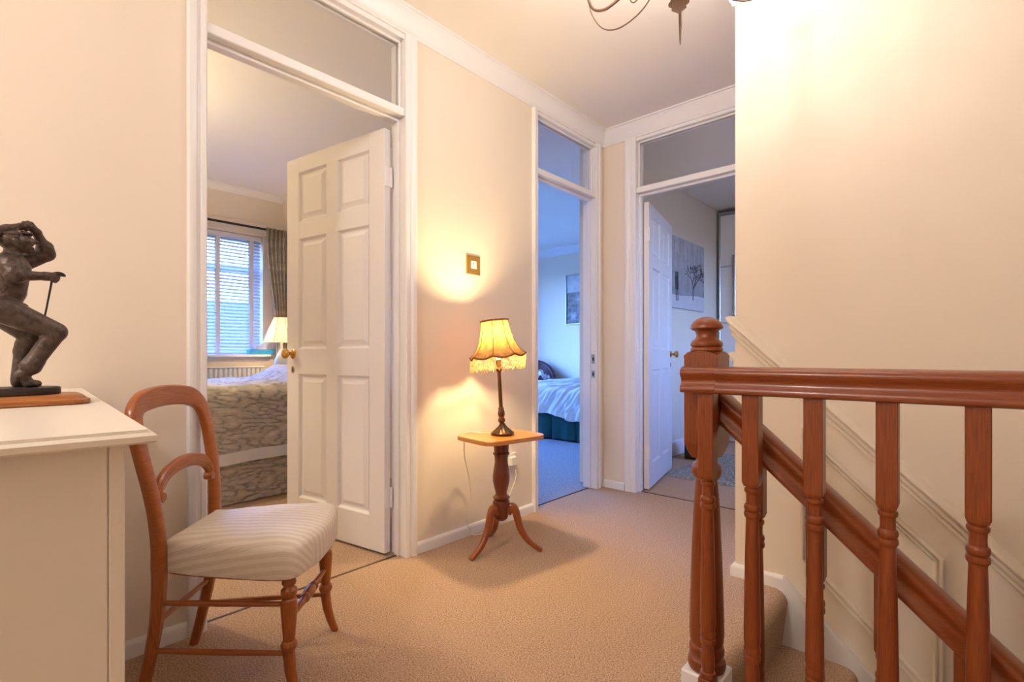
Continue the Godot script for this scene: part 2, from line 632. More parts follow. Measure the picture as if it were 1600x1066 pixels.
func shell() -> void:
	struct("ceiling", boxes([[V(-0.05, CH, -3.16), V(4.7, CH + 0.15, 2.2)]]), M.ceiling, "cream painted ceiling above the landing and stairs", "ceiling")
	struct("ceiling_bedroom", boxes([[V(-3.5, CH, -2.29), V(-0.05, CH + 0.15, 2.2)]]), M.ceiling, "white ceiling of the bedroom with the quilted bed", "ceiling")
	struct("ceiling_blue_bedroom", boxes([[V(-3.55, CH, -6.2), V(-0.15, CH + 0.15, -2.29)]]), M.ceiling, "white ceiling of the bedroom with the white duvet", "ceiling")
	struct("ceiling_study", boxes([[V(-0.15, CH, -6.4), V(4.7, CH + 0.15, -3.16)], [V(-0.15, CH, -3.16), V(-0.05, CH + 0.15, -2.29)]]), M.ceiling, "white ceiling of the study", "ceiling")
	struct("floor", boxes([[V(-0.045, -0.2, -3.16), V(1.36, 0, 2.05)], [V(1.36, -0.2, -1.36), V(3.45, 0, 2.05)]]), M.carpet, "beige twist pile carpet covering the landing", "carpet")
	struct("floor_bedroom", boxes([[V(-3.3, -0.2, -2.3), V(-0.052, -0.004, 1.25)]]), M.carpet, "beige carpet of the bedroom with the quilted bed", "carpet")
	struct("floor_blue_bedroom", boxes([[V(-3.4, -0.2, -6.1), V(-0.052, -0.006, -2.3)]]), M.carpet_grey, "grey carpet of the bedroom with the white duvet", "carpet")
	struct("floor_study", boxes([[V(-0.15, -0.2, -6.3), V(2.75, -0.004, -3.168)]]), M.carpet, "pale carpet of the room with the mirrored wardrobe", "carpet")
	struct("floor_hall", boxes([[V(1.2, -2.8, -2.3), V(4.65, -2.65, -1.3)]]), M.carpet, "hall carpet at the foot of the stairs", "carpet")
	var A0 := -0.1
	struct("wall_left", boxes([
		[V(A0, 0, -0.56), V(0, CH, 2.05)], [V(A0, 0, -2.34), V(0, CH, -1.425)], [V(A0, 0, -3.16), V(0, CH, -3.036)],
		[V(A0, FT, -1.425), V(0, CH, -0.56)], [V(A0, FT, -3.036), V(0, CH, -2.34)]]), M.wall, "cream landing wall with two bedroom doorways", "wall")
	struct("wall_back", boxes([
		[V(-0.2, 0, -3.214), V(0.235, CH, -3.114)], [V(1.075, 0, -3.214), V(2.8, CH, -3.114)], [V(0.235, FT, -3.214), V(1.075, CH, -3.114)]]), M.wall, "cream wall at the end of the landing with one doorway", "wall")
	struct("wall_passage", boxes([[V(1.196, 0, -3.114), V(1.296, CH, -2.3)]]), M.wall, "cream side wall of the passage behind the stair wall", "wall")
	struct("wall_stairs", boxes([[V(1.196, -2.7, -2.323), V(4.6, CH, -2.223)]]), M.wall, "large cream wall along the stairs with dado moulding", "wall")
	struct("wall_stairs_end", boxes([[V(4.5, -2.7, -2.3), V(4.6, CH, -1.26)]]), M.wall, "cream wall at the low end of the stairs", "wall")
	struct("wall_stairs_side", boxes([[V(1.38, -2.7, -1.36), V(3.5, -0.001, -1.30)], [V(3.45, -2.7, -1.36), V(4.6, CH, -1.26)], [V(1.26, -2.7, -2.3), V(1.31, -0.2, -1.3)]]), M.wall, "cream stairwell wall below the landing balustrade", "wall")
	struct("wall_right", boxes([[V(3.4, 0, -1.36), V(3.5, CH, 2.05)]]), M.wall, "cream landing wall beyond the balustrade end", "wall")
	struct("wall_near", boxes([[V(-0.1, 0, 2.0), V(3.5, CH, 2.1)]]), M.wall, "cream landing wall opposite the far doorway", "wall")
	# rooms behind the doors
	struct("wall_bedroom_window", boxes([
		[V(-3.4, -0.2, -2.06), V(-3.2, 0.935, -0.5)], [V(-3.4, 2.09, -2.06), V(-3.2, CH, -0.5)], [V(-3.4, -0.2, -2.3), V(-3.2, CH, -2.06)], [V(-3.4, -0.2, -0.5), V(-3.2, CH, 1.3)]]), M.wall, "cream bedroom wall around the window with blinds", "wall")
	struct("wall_bedroom_side", boxes([[V(-3.4, 0, 1.2), V(-0.1, CH, 1.3)]]), M.wall, "cream bedroom wall at the foot of the quilted bed", "wall")
	struct("wall_partition", boxes([[V(-3.5, -0.2, -2.335), V(-0.1, CH, -2.25)]]), M.wall, "cream wall between the two bedrooms", "wall")
	struct("wall_blue_bedroom_window", boxes([
		[V(-3.5, -0.2, -5.3), V(-3.3, 0.85, -2.9)], [V(-3.5, 2.2, -5.3), V(-3.3, CH, -2.9)], [V(-3.5, -0.2, -6.1), V(-3.3, CH, -5.3)], [V(-3.5, -0.2, -2.9), V(-3.3, CH, -2.3)]]), M.wall, "pale bedroom wall with the wide window", "wall")
	struct("wall_blue_bedroom_far", boxes([[V(-3.5, -0.2, -6.1), V(-0.1, CH, -6.0)]]), M.wall, "pale bedroom wall behind the silver framed picture", "wall")
	struct("wall_study_left", boxes([[V(-0.2, -0.2, -6.35), V(-0.1, CH, -3.18)]]), M.wall, "cream study wall where the canvas hangs", "wall")
	struct("wall_study_far", boxes([[V(-0.15, -0.2, -6.35), V(2.8, CH, -6.22)]]), M.wall, "cream study wall behind the wardrobe", "wall")
	struct("wall_study_window", boxes([
		[V(2.7, -0.2, -4.9), V(2.85, 0.9, -3.9)], [V(2.7, 2.2, -4.9), V(2.85, CH, -3.9)], [V(2.7, -0.2, -6.35), V(2.85, CH, -4.9)], [V(2.7, -0.2, -3.9), V(2.85, CH, -3.12)]]), M.wall, "cream study wall with a window", "wall")
	# window frames of the two rooms whose windows are out of sight
	casement("window_2", V(-3.42, 0.85, -2.9), PI / 2, 2.4, 1.35, 3, "white three light window of the bedroom with the white duvet")
	casement("window_3", V(2.78, 0.9, -4.9), -PI / 2, 1.0, 1.3, 2, "white two light window of the study")
	# skirting boards
	var sk := PackedVector2Array([Vector2(0, 0), Vector2(0.016, 0), Vector2(0.016, 0.038), Vector2(0.012, 0.046), Vector2(0.006, 0.052), Vector2(0, 0.052)])
	for q in [["baseboard_left", [[Vector2(0, 2.0), Vector2(0, -0.527)], [Vector2(0, -1.462), Vector2(0, -2.318)]], "white skirting board along the wall with the table lamp"],
			["baseboard_back", [[Vector2(0.0, -3.114), Vector2(0.174, -3.114)], [Vector2(1.126, -3.114), Vector2(1.196, -3.114), Vector2(1.196, -2.223), Vector2(1.39, -2.223)]], "white skirting board beside the far doorway and the stair head"],
			["baseboard_near", [[Vector2(3.4, -1.36), Vector2(3.4, 2.0), Vector2(0, 2.0)]], "white skirting board along the landing's other walls"]]:
		var b := MB.new()
		for path in q[1]:
			b.skirt(path, sk)
		struct(q[0], b, M.trim, q[2], "skirting board")
	var sk2 := PackedVector2Array([Vector2(0, 0), Vector2(0.018, 0), Vector2(0.018, 0.10), Vector2(0.012, 0.112), Vector2(0.012, 0.125), Vector2(0, 0.14)])
	var b3 := MB.new()
	b3.skirt([Vector2(-0.1, -3.22), Vector2(-0.1, -5.55)], sk2)
	struct("baseboard_study", b3, M.trim, "tall white skirting board under the canvas in the study", "skirting board")
	var b4 := MB.new()
	b4.skirt([Vector2(-3.3, -2.335), Vector2(-3.3, -6.0), Vector2(-0.2, -6.0)], sk2)
	struct("baseboard_blue_bedroom", b4, M.trim, "white skirting board of the bedroom with the white duvet", "skirting board")

func casement(called: String, at: Vector3, turn: float, w: float, h: float, lights: int, label: String) -> void:
	var r := thing(called, label, "window", at, turn, "", "structure")
	var b := MB.new()
	var t := 0.055
	b.box(V(0, 0, -0.035), V(w, t, 0.035), 0.004)
	b.box(V(0, h - t, -0.035), V(w, h, 0.035), 0.004)
	for i in lights + 1:
		var x := clampf(w * i / lights - t / 2, 0, w - t)
		b.box(V(x, 0, -0.035), V(x + t, h, 0.035), 0.004)
	obj("window_frame", b, M.trim, r)
	for i in lights:
		var g := MB.new()
		g.box(V(w * i / lights + t / 2, t, -0.003), V(w * (i + 1) / lights - t / 2, h - t, 0.003))
		obj("pane", g, M.glass, r)

func cornices() -> void:
	var p := PackedVector2Array([Vector2(0, FT), Vector2(0.010, FT), Vector2(0.010, FT + 0.010), Vector2(0.016, FT + 0.016), Vector2(0.021, FT + 0.030), Vector2(0.030, FT + 0.055), Vector2(0.041, FT + 0.076), Vector2(0.050, FT + 0.086), Vector2(0.050, FT + 0.092), Vector2(0.058, FT + 0.094), Vector2(0.058, CH), Vector2(0, CH)])
	var b := MB.new()
	b.skirt([Vector2(0, 2.0), Vector2(0, -3.114), Vector2(1.196, -3.114), Vector2(1.196, -2.223), Vector2(4.5, -2.223)], p)
	struct("trim_1", b, M.trim, "white plaster cornice round the landing ceiling", "cornice")
	var c := MB.new()
	c.skirt([Vector2(-3.3, -6.0), Vector2(-0.2, -6.0)], PackedVector2Array([Vector2(0, 2.40), Vector2(0.012, 2.40), Vector2(0.015, 2.42), Vector2(0.04, 2.45), Vector2(0.075, 2.475), Vector2(0.09, 2.49), Vector2(0.09, CH), Vector2(0, CH)]))
	struct("trim_2", c, M.trim, "white moulded cornice above the silver framed picture", "cornice")
	var d := MB.new()
	d.skirt([Vector2(-3.2, 1.2), Vector2(-3.2, -2.25)], PackedVector2Array([Vector2(0, 2.455), Vector2(0.006, 2.455), Vector2(0.02, 2.475), Vector2(0.035, 2.49), Vector2(0.05, 2.495), Vector2(0.05, CH), Vector2(0, CH)]))
	struct("trim_3", d, M.ceiling, "slim cove above the bedroom window with blinds", "cornice")

# frame round a doorway, with a fanlight: x along the wall, y up, z out of the wall
func door_frame(called: String, at: Vector3, turn: float, w: float, aw: float, ah: Array, label: String) -> Node3D:
	var r := thing(called, label, "door frame", at, turn, "", "structure")
	var arch := func(x0: float, s: float, wd: float) -> void:
		var q := PackedVector2Array()
		for p in [[0, 0], [0, 0.010], [0.004, 0.014], [wd * 0.30, 0.014], [wd * 0.36, 0.010], [wd * 0.50, 0.011], [wd * 0.60, 0.019], [wd * 0.80, 0.022], [wd - 0.003, 0.020], [wd, 0.015], [wd, 0]]:
			q.append(Vector2(x0 + s * p[0], p[1]))
		var m := MB.new()
		m.prism(q, 0.0, FT + 0.001, Transform3D(Basis(Vector3.RIGHT, Vector3.BACK, Vector3.UP), Vector3.ZERO))
		obj("architrave", m, M.trim, r)
	arch.call(0.0, -1.0, ah[0])
	arch.call(w, 1.0, ah[1])
	var j := 0.024
	for s in [0, 1]:
		var x0 := -j if s == 0 else w
		obj("jamb", boxes([[V(x0, 0, -0.102), V(x0 + j, FT, 0.002)]], 0.001), M.trim, r)
		var xs := 0.0 if s == 0 else w - 0.012
		obj("door_stop", boxes([[V(xs, 0, -0.064), V(xs + 0.012, 2.031, -0.034)]], 0.0015), M.trim, r)
	obj("head", boxes([[V(-j, FT - 0.022, -0.102), V(w + j, FT, 0.002)]], 0.001), M.trim, r)
	obj("transom_bar", boxes([[V(0, 2.03, -0.102), V(w, 2.066, 0.003)]], 0.003), M.trim, r)
	obj("door_stop", boxes([[V(0.012, 2.014, -0.064), V(w - 0.012, 2.031, -0.034)]], 0.0015), M.trim, r)
	# glazing beads, front and back
	for z in [-0.028, -0.062]:
		var b := MB.new()
		b.box(V(0, 2.066, z - 0.006), V(0.012, FT - 0.022, z + 0.006), 0.003)
		b.box(V(w - 0.012, 2.066, z - 0.006), V(w, FT - 0.022, z + 0.006), 0.003)
		b.box(V(0, 2.066, z - 0.006), V(w, 2.078, z + 0.006), 0.003)
		b.box(V(0, FT - 0.034, z - 0.006), V(w, FT - 0.022, z + 0.006), 0.003)
		obj("glazing_bead", b, M.trim, r)
	# old fanlight glass with a slightly rolled face
	var g := MB.new()
	var n := FastNoiseLite.new()
	n.seed = hash(called) % 1000
	n.frequency = 5.0
	var y0 := 2.078
	var y1 := FT - 0.034
	g.sheet(48, 20, func(u: float, v: float) -> Vector3:
		var x := 0.012 + u * (w - 0.024)
		var y := y0 + v * (y1 - y0)
		return V(x, y, -0.045 + 0.0022 * n.get_noise_2d(x * 1.2, y * 0.8)))
	var pane := obj("pane", g, M.pane_old, r)
	pane.set_meta("label", "old rolled fanlight glass")
	# metal strip under the door
	obj("threshold_strip", boxes([[V(0.0, -0.004, -0.054), V(w, 0.0035, -0.044)]], 0.002), M.antique, r)
	return r

func door_leaf(called: String, at: Vector3, turn: float, label: String) -> Node3D:
	var r := thing(called, label, "door", at, turn, "", "structure")
	var W := 0.762
	var H := 1.978
	var T := 0.036
	var y_b := 0.010
	var sw := 0.105
	var mw := 0.088
	var top := y_b + H
	var rows := [[0.080, 0.345], [0.435, 1.023], [1.156, 1.815]]   # panels, measured down from the top
	obj("stile", boxes([[V(0, y_b, 0), V(sw, top, T)]], 0.0015), M.door_paint, r)
	obj("stile", boxes([[V(W - sw, y_b, 0), V(W, top, T)]], 0.0015), M.door_paint, r)
	var edge := [0.0]
	for q in rows:
		edge.append(q[0])
		edge.append(q[1])
	edge.append(H)
	for i in 4:
		obj("rail", boxes([[V(sw, top - edge[i * 2 + 1], 0), V(W - sw, top - edge[i * 2], T)]], 0.0004), M.door_paint, r)
	var xm := (W - mw) / 2
	for q in rows:
		obj("mullion", boxes([[V(xm, top - q[1], 0), V(xm + mw, top - q[0], T)]], 0.0004), M.door_paint, r)
		for c in [[sw, xm], [xm + mw, W - sw]]:
			var b := MB.new()
			for side in [0, 1]:
				var rings := []
				for k in [[0.0, 0.0], [0.004, 0.003], [0.010, 0.011], [0.014, 0.0125], [0.020, 0.0125], [0.040, 0.0045], [0.0415, 0.003], [0.043, 0.003]]:
					var z: float = k[1] if side == 0 else T - k[1]
					var i: float = k[0]
					rings.append(PackedVector3Array([V(c[0] + i, top - q[1] + i, z), V(c[1] - i, top - q[1] + i, z), V(c[1] - i, top - q[0] - i, z), V(c[0] + i, top - q[0] - i, z)]))
				var from := b.v.size()
				b.loft(rings, true, false)
				b.flip(from)   # the recess opens towards the room
			obj("panel", b, M.door_paint, r, 25.0)
	# knobs, one on each face, and the keyhole below
	var kx := W - 0.055
	var ky := y_b + 0.93
	for s in [-1.0, 1.0]:
		var z0 := 0.0 if s < 0 else T
		var B := Transform3D(Basis(Vector3.RIGHT, Vector3(0, 0, s), Vector3(0, -s, 0)), V(kx, ky, z0))
		var k := MB.new()
		k.lathe([Vector2(0.026, 0.0), Vector2(0.027, 0.003), Vector2(0.022, 0.006), Vector2(0.020, 0.008), Vector2(0.010, 0.010), Vector2(0.009, 0.022), Vector2(0.012, 0.028), Vector2(0.021, 0.034), Vector2(0.0265, 0.043), Vector2(0.0265, 0.050), Vector2(0.022, 0.058), Vector2(0.012, 0.062), Vector2(0.002, 0.063)], 24, B)
		var kn := obj("knob", k, M.brass, r)
		kn.set_meta("label", "brass door knob")
		var e := MB.new()
		var q := PackedVector2Array()
		for i in 20:
			var a := TAU * i / 20
			q.append(Vector2(kx + cos(a) * 0.011, ky - 0.085 + sin(a) * 0.019))
		e.prism(q, z0 - 0.001, z0 + s * 0.004)
		var es := obj("escutcheon", e, M.steel, r)
		obj("keyhole", boxes([[V(kx - 0.002, ky - 0.095, z0 + s * 0.003), V(kx + 0.002, ky - 0.080, z0 + s * 0.0048)]]), M.black, es)
	for y in [0.22, 1.72]:
		var h := MB.new()
		h.box(V(-0.003, y, 0.004), V(0.001, y + 0.09, T - 0.002), 0.0005)
		h.lathe([Vector2(0.005, y - 0.002), Vector2(0.006, y), Vector2(0.006, y + 0.09), Vector2(0.005, y + 0.092)], 10, Transform3D(Basis(), V(-0.006, 0, T + 0.002)))
		obj("hinge", h, M.trim, r)
	return r

func doors() -> void:
	door_frame("trim_4", V(0, 0, -0.585), PI / 2, 0.815, 0.06, [0.058, 0.062], "white door frame with fanlight left of the brass switch")
	var f2 := door_frame("trim_5", V(0, 0, -2.365), PI / 2, 0.648, 0.05, [0.045, 0.048], "white narrow door frame with fanlight onto the blue lit bedroom")
	door_frame("trim_6", V(0.262, 0, -3.114), 0.0, 0.79, 0.07, [0.082, 0.07], "white door frame with fanlight at the end of the landing")
	# latch and lock keeps on the far jamb of the narrow frame
	for q in [[0.905, 0.032], [0.80, 0.026]]:
		var k := boxes([[V(0.6455, q[0] - q[1], -0.030), V(0.6485, q[0] + q[1], -0.004)]], 0.001)
		var kp := obj("strike_plate", k, M.steel, f2)
		obj("latch_hole", boxes([[V(0.6447, q[0] - 0.012, -0.022), V(0.6458, q[0] + 0.012, -0.010)]]), M.black, kp)
	door_leaf("door_1", V(-0.085, 0, -1.350), deg_to_rad(188.6), "white six panel door standing open into the quilted bedroom")
	door_leaf("door_2", V(0.268, 0, -3.207), deg_to_rad(102.95), "white six panel door standing open into the study")

# ---------------------------------------------------------------- stairs
const ORD := ["first", "second", "third", "fourth", "fifth", "sixth", "seventh", "eighth", "ninth", "tenth", "eleventh", "twelfth", "thirteenth", "fourteenth", "fifteenth", "sixteenth"]
const SL := 0.925       # pitch of the flight, rise over going
const GO := 0.232
const RISE := 0.2146

func rail_profile() -> PackedVector2Array:
	var h := [[0.028, 0.0], [0.033, 0.003], [0.0345, 0.009], [0.033, 0.016], [0.0275, 0.024], [0.0255, 0.031], [0.027, 0.038], [0.032, 0.044], [0.0345, 0.051], [0.033, 0.058], [0.027, 0.064], [0.016, 0.0672], [0.0, 0.0685]]
	var p := PackedVector2Array()
	for q in h:
		p.append(Vector2(q[0], q[1]))
	for i in range(h.size() - 2, -1, -1):
		p.append(Vector2(-h[i][0], h[i][1]))
	return p

func baluster_mesh(top: float, rake := 0.0) -> MB:
	# square head, turned shaft with beads, square foot; y = 0 at the foot
	var b := MB.new()
	var s := 0.019
	var rings := []
	for q in [[top, 0.0], [0.622, 0.0], [0.612, 0.0035]]:
		var e: float = s - q[1]
		var c: float = 0.0018
		var ring := PackedVector3Array()
		for k in [[-e + c, -e], [e - c, -e], [e, -e + c], [e, e - c], [e - c, e], [-e + c, e], [-e, e - c], [-e, -e + c]]:
			ring.append(V(k[0], q[0] - (k[0] * rake if q[0] == top else 0.0), k[1]))
		rings.append(ring)
	b.loft(rings)
	b.lathe([Vector2(0.012, 0.10), Vector2(0.0185, 0.102), Vector2(0.019, 0.108), Vector2(0.0185, 0.114), Vector2(0.0145, 0.117), Vector2(0.0165, 0.135), Vector2(0.017, 0.15), Vector2(0.0150, 0.172), Vector2(0.0140, 0.184),
		Vector2(0.0180, 0.187), Vector2(0.0192, 0.194), Vector2(0.0180, 0.201), Vector2(0.0160, 0.2025), Vector2(0.0182, 0.205), Vector2(0.0194, 0.213), Vector2(0.0180, 0.221), Vector2(0.0170, 0.223),
		Vector2(0.0188, 0.235), Vector2(0.0192, 0.262), Vector2(0.0178, 0.36), Vector2(0.0158, 0.47), Vector2(0.0142, 0.53), Vector2(0.0150, 0.5345),
		Vector2(0.0178, 0.537), Vector2(0.0188, 0.543), Vector2(0.0178, 0.549), Vector2(0.0148, 0.551), Vector2(0.0176, 0.5535), Vector2(0.0187, 0.560), Vector2(0.0176, 0.566), Vector2(0.0140, 0.569),
		Vector2(0.0135, 0.580), Vector2(0.0142, 0.594), Vector2(0.0165, 0.596), Vector2(0.0180, 0.601), Vector2(0.0172, 0.606), Vector2(0.0140, 0.608), Vector2(0.0150, 0.614)], 20)
	b.box(V(-s, 0, -s), V(s, 0.10, s), 0.0018)
	return b

func staircase() -> void:
	# flight, carpeted
	var st := thing("staircase", "carpeted stairs going down behind the balustrade", "stairs", Vector3.ZERO, 0, "", "structure")
	var z0 := -2.206
	var z1 := -1.362
	for k in 12:
		var x := 1.40 + GO * k
		var y := -RISE * k
		var q := PackedVector2Array()
		var x_back := x - (0.11 if k == 0 else GO + 0.02)
		q.append(Vector2(x_back, y - RISE - 0.02))
		q.append(Vector2(x_back, y + (0.001 if k == 0 else 0.0)))
		for i in 9:
			var a := PI / 2 - (PI / 2 + 0.12) * i / 8
			q.append(Vector2(x - 0.045 + cos(a) * 0.045, y - 0.045 + sin(a) * 0.045 + (0.001 if k == 0 else 0.0)))
		q.append(Vector2(x - 0.022, y - RISE - 0.02))
		var b := MB.new()
		b.prism(q, z0, z1)
		obj("step", b, M.carpet, st, 40.0)
	# white wall string
	var w := MB.new()
	var xe := 4.2
	w.prism(PackedVector2Array([Vector2(1.385, 0.052), Vector2(xe, 0.052 - 0.945 * (xe - 1.385)), Vector2(xe, -2.64), Vector2(1.9, -2.64), Vector2(1.30, -0.42), Vector2(1.30, 0.0), Vector2(1.385, 0.0)]), -2.2235, -2.203)
	w.prism(PackedVector2Array([Vector2(1.383, 0.054), Vector2(xe, 0.054 - 0.945 * (xe - 1.383)), Vector2(xe, 0.036 - 0.945 * (xe - 1.383)), Vector2(1.383, 0.036)]), -2.2235, -2.199)
	obj("wall_string", w, M.trim, st)
	var os := MB.new()
	os.prism(PackedVector2Array([Vector2(1.43, 0.02), Vector2(xe, 0.02 - 0.91 * (xe - 1.43)), Vector2(xe, -0.30 - 0.91 * (xe - 1.43)), Vector2(1.43, -0.30)]), -1.412, -1.378)
	obj("outer_string", os, M.trim, st)
	var sp := V(1.436, 0.0, -1.395)

	# newel post
	var nw := thing("newel_post", "polished mahogany newel post with mushroom cap at the stair head", "newel post", V(1.3895, 0, -1.395))
	obj("plinth", boxes([[V(-0.052, 0, -0.052), V(0.052, 0.070, 0.052)]], 0.004), M.trim, nw)
	var sh := MB.new()
	sh.lathe([Vector2(0.040, 0.070), Vector2(0.047, 0.074), Vector2(0.050, 0.086), Vector2(0.047, 0.100), Vector2(0.042, 0.104), Vector2(0.040, 0.110), Vector2(0.045, 0.116), Vector2(0.0465, 0.126), Vector2(0.044, 0.136), Vector2(0.040, 0.140),
		Vector2(0.044, 0.150), Vector2(0.0455, 0.175), Vector2(0.044, 0.25), Vector2(0.039, 0.40), Vector2(0.034, 0.52), Vector2(0.030, 0.575), Vector2(0.028, 0.590), Vector2(0.034, 0.596), Vector2(0.0395, 0.608), Vector2(0.040, 0.620), Vector2(0.036, 0.632), Vector2(0.028, 0.638), Vector2(0.028, 0.665)], 32)
	obj("shaft", sh, M.mahogany_y, nw)
	var bl := MB.new()
	var e := 0.0455
	var rings := []
	for q in [[0.650, 0.030], [0.662, 0.036], [0.676, 0.041], [0.690, 0.0452], [0.694, e], [0.9235, e]]:
		var a: float = q[1]
		var c := 0.002
		rings.append(PackedVector3Array([V(-a + c, q[0], -a), V(a - c, q[0], -a), V(a, q[0], -a + c), V(a, q[0], a - c), V(a - c, q[0], a), V(-a + c, q[0], a), V(-a, q[0], a - c), V(-a, q[0], -a + c)]))
	bl.loft(rings)
	# the four faces end in shallow arches
	var arc := PackedVector2Array([Vector2(-e, 0.9235)])
	for i in 13:
		var t := -1.0 + 2.0 * i / 12
		arc.append(Vector2(t * e, 0.942 - 0.012 * t * t))
	arc.append(Vector2(e, 0.9235))
	bl.prism(arc, -e, e)
	var arc2 := PackedVector2Array()
	for p in arc:
		arc2.append(Vector2(p.x * 0.985, p.y - 0.0003))
	bl.prism(arc2, -e + 0.0004, e - 0.0004, Transform3D(Basis(Vector3.UP, PI / 2), Vector3.ZERO))
	obj("block", bl, M.mahogany_y, nw, 30.0)
	var cp := MB.new()
	cp.lathe([Vector2(0.037, 0.924), Vector2(0.037, 0.9405), Vector2(0.0410, 0.9415), Vector2(0.0425, 0.944), Vector2(0.0425, 0.948), Vector2(0.040, 0.952), Vector2(0.038, 0.953), Vector2(0.0415, 0.957), Vector2(0.042, 0.963), Vector2(0.038, 0.970), Vector2(0.031, 0.975), Vector2(0.0275, 0.983), Vector2(0.0280, 0.992), Vector2(0.031, 0.998), Vector2(0.0385, 1.001),
		Vector2(0.0425, 1.004), Vector2(0.0430, 1.008), Vector2(0.0405, 1.015), Vector2(0.034, 1.024), Vector2(0.024, 1.0315), Vector2(0.012, 1.0355), Vector2(0.001, 1.0365)], 32)
	obj("cap", cp, M.mahogany_y, nw)

	# landing balustrade: handrail parallel to the far wall, balusters below it
	var zb := -1.309
	var lr := thing("landing_handrail", "polished mahogany landing handrail running level from the newel post", "handrail", V(1.365, 0.8335, zb))
	var hr := MB.new()
	var prof := rail_profile()
	hr.prism(prof, 0.0, 0.088, Transform3D(Basis(V(0, 0, 1), V(0, 1, 0), V(1, 0, 0)), V(0, 0, 0)))
	obj("rail_end", hr, M.mahogany_x, lr, 40.0)
	var hr2 := MB.new()
	hr2.prism(prof, 0.0885, 2.04, Transform3D(Basis(V(0, 0, 1), V(0, 1, 0), V(1, 0, 0)), V(0, 0, 0)))
	obj("rail", hr2, M.mahogany_x, lr, 40.0)
	var bm := baluster_mesh(0.8345).mesh(40.0)
	var xs := [1.425, 1.533, 1.666, 1.7995, 1.938]
	for i in 10:
		xs.append(1.938 + 0.137 * (i + 1))
	for i in xs.size():
		if xs[i] > 3.36:
			break
		var o := put("landing_baluster", bm, M.mahogany_y)
		o.position = V(xs[i], 0, zb)
		tag(o, "turned mahogany baluster under the level handrail, %s from the newel post" % ORD[i], "baluster", "balusters of the landing rail")
	# stair balustrade
	var rs := 0.90
	var ang := atan(rs)
	var sr := thing("stair_handrail", "polished mahogany stair handrail sloping down from the newel post", "handrail", V(1.4365, 0.838 - 0.0685 / cos(ang), -1.395))
	var h3 := MB.new()
	var sheared := Transform3D(Basis(V(0, 0, 1), V(0, 1.0 / cos(ang), 0), V(1, -rs, 0)), Vector3.ZERO)
	h3.prism(prof, 0.0, 2.6, sheared)
	obj("rail", h3, M.mahogany_x, sr, 40.0)
	for k in 12:
		var x := 1.519 + 0.134 * k
		var foot := -0.10 - 0.134 * SL * k
		var top := 0.840 - 0.0685 / cos(ang) - rs * (x - 1.434) - foot - 0.0005
		var o := obj("stair_baluster", baluster_mesh(top, rs), M.mahogany_y)
		o.position = V(x, foot, -1.395)
		tag(o, "turned mahogany baluster under the sloping stair handrail, %s from the newel post" % ORD[k], "baluster", "balusters of the stair rail")

func stair_wall_mouldings() -> void:
	# dado rail: follows the stairs, level on the passage side
	var s := 0.945
	var f := 1.0 / cos(atan(s))
	var prof := [[0.0, -0.062], [0.010, -0.062], [0.013, -0.056], [0.011, -0.050], [0.006, -0.047], [0.006, -0.043], [0.018, -0.040], [0.021, -0.034], [0.018, -0.028], [0.012, -0.026], [0.013, -0.022], [0.026, -0.018], [0.031, -0.010], [0.028, -0.002], [0.016, 0.0], [0.0, 0.0]]
	var b := MB.new()
	var rings := []
	for x in [1.176, 4.4]:
		var ring := PackedVector3Array()
		for p in prof:
			ring.append(V(x if x > 2 else 1.196 - p[0], 1.078 + p[1] * f - s * (x - 1.196), -2.223 + p[0]))
		rings.append(ring)
	b.loft(rings)
	struct("trim_7", b, M.wall, "cream dado rail sloping down the stair wall", "dado rail")
	var c := MB.new()
	var lp := PackedVector2Array()
	for p in prof:
		lp.append(Vector2(p[0], 0.945 + p[1]))
	c.skirt([Vector2(1.196, -3.0), Vector2(1.196, -2.223)], lp)
	struct("trim_8", c, M.wall, "cream level dado rail on the passage side", "dado rail")
	# panel moulding below it: a leaning frame with upright ends
	var xl := 1.444
	var xr := 1.868
	var t := 0.030
	var g := MB.new()
	var path := [V(xl, 0.650, 0), V(xr, 0.650 - s * (xr - xl), 0), V(xr, 0.135 - s * (xr - xl), 0), V(xl, 0.135, 0)]
	var inner := [V(xl + t, 0.650 - t * s - t * f, 0), V(xr - t, 0.650 - s * (xr - xl) + t * s - t * f, 0), V(xr - t, 0.135 - s * (xr - xl) + t * s + t * f, 0), V(xl + t, 0.135 - t * s + t * f, 0)]
	var mp := [[0.0, 0.0], [0.0, 0.014], [0.12, 0.020], [0.30, 0.020], [0.40, 0.014], [0.44, 0.006], [0.56, 0.006], [0.62, 0.013], [0.76, 0.015], [0.90, 0.010], [1.0, 0.003], [1.0, 0.0]]
	for i in 4:
		var j := (i + 1) % 4
		var a := PackedVector3Array()
		var d := PackedVector3Array()
		for p in mp:
			var q0: Vector3 = (path[i] as Vector3).lerp(inner[i], p[0])
			var q1: Vector3 = (path[j] as Vector3).lerp(inner[j], p[0])
			a.append(V(q0.x, q0.y, -2.2235 + p[1]))
			d.append(V(q1.x, q1.y, -2.2235 + p[1]))
		g.loft([a, d])
	struct("trim_9", g, M.wall, "cream panel moulding on the stair wall under the dado", "moulding")

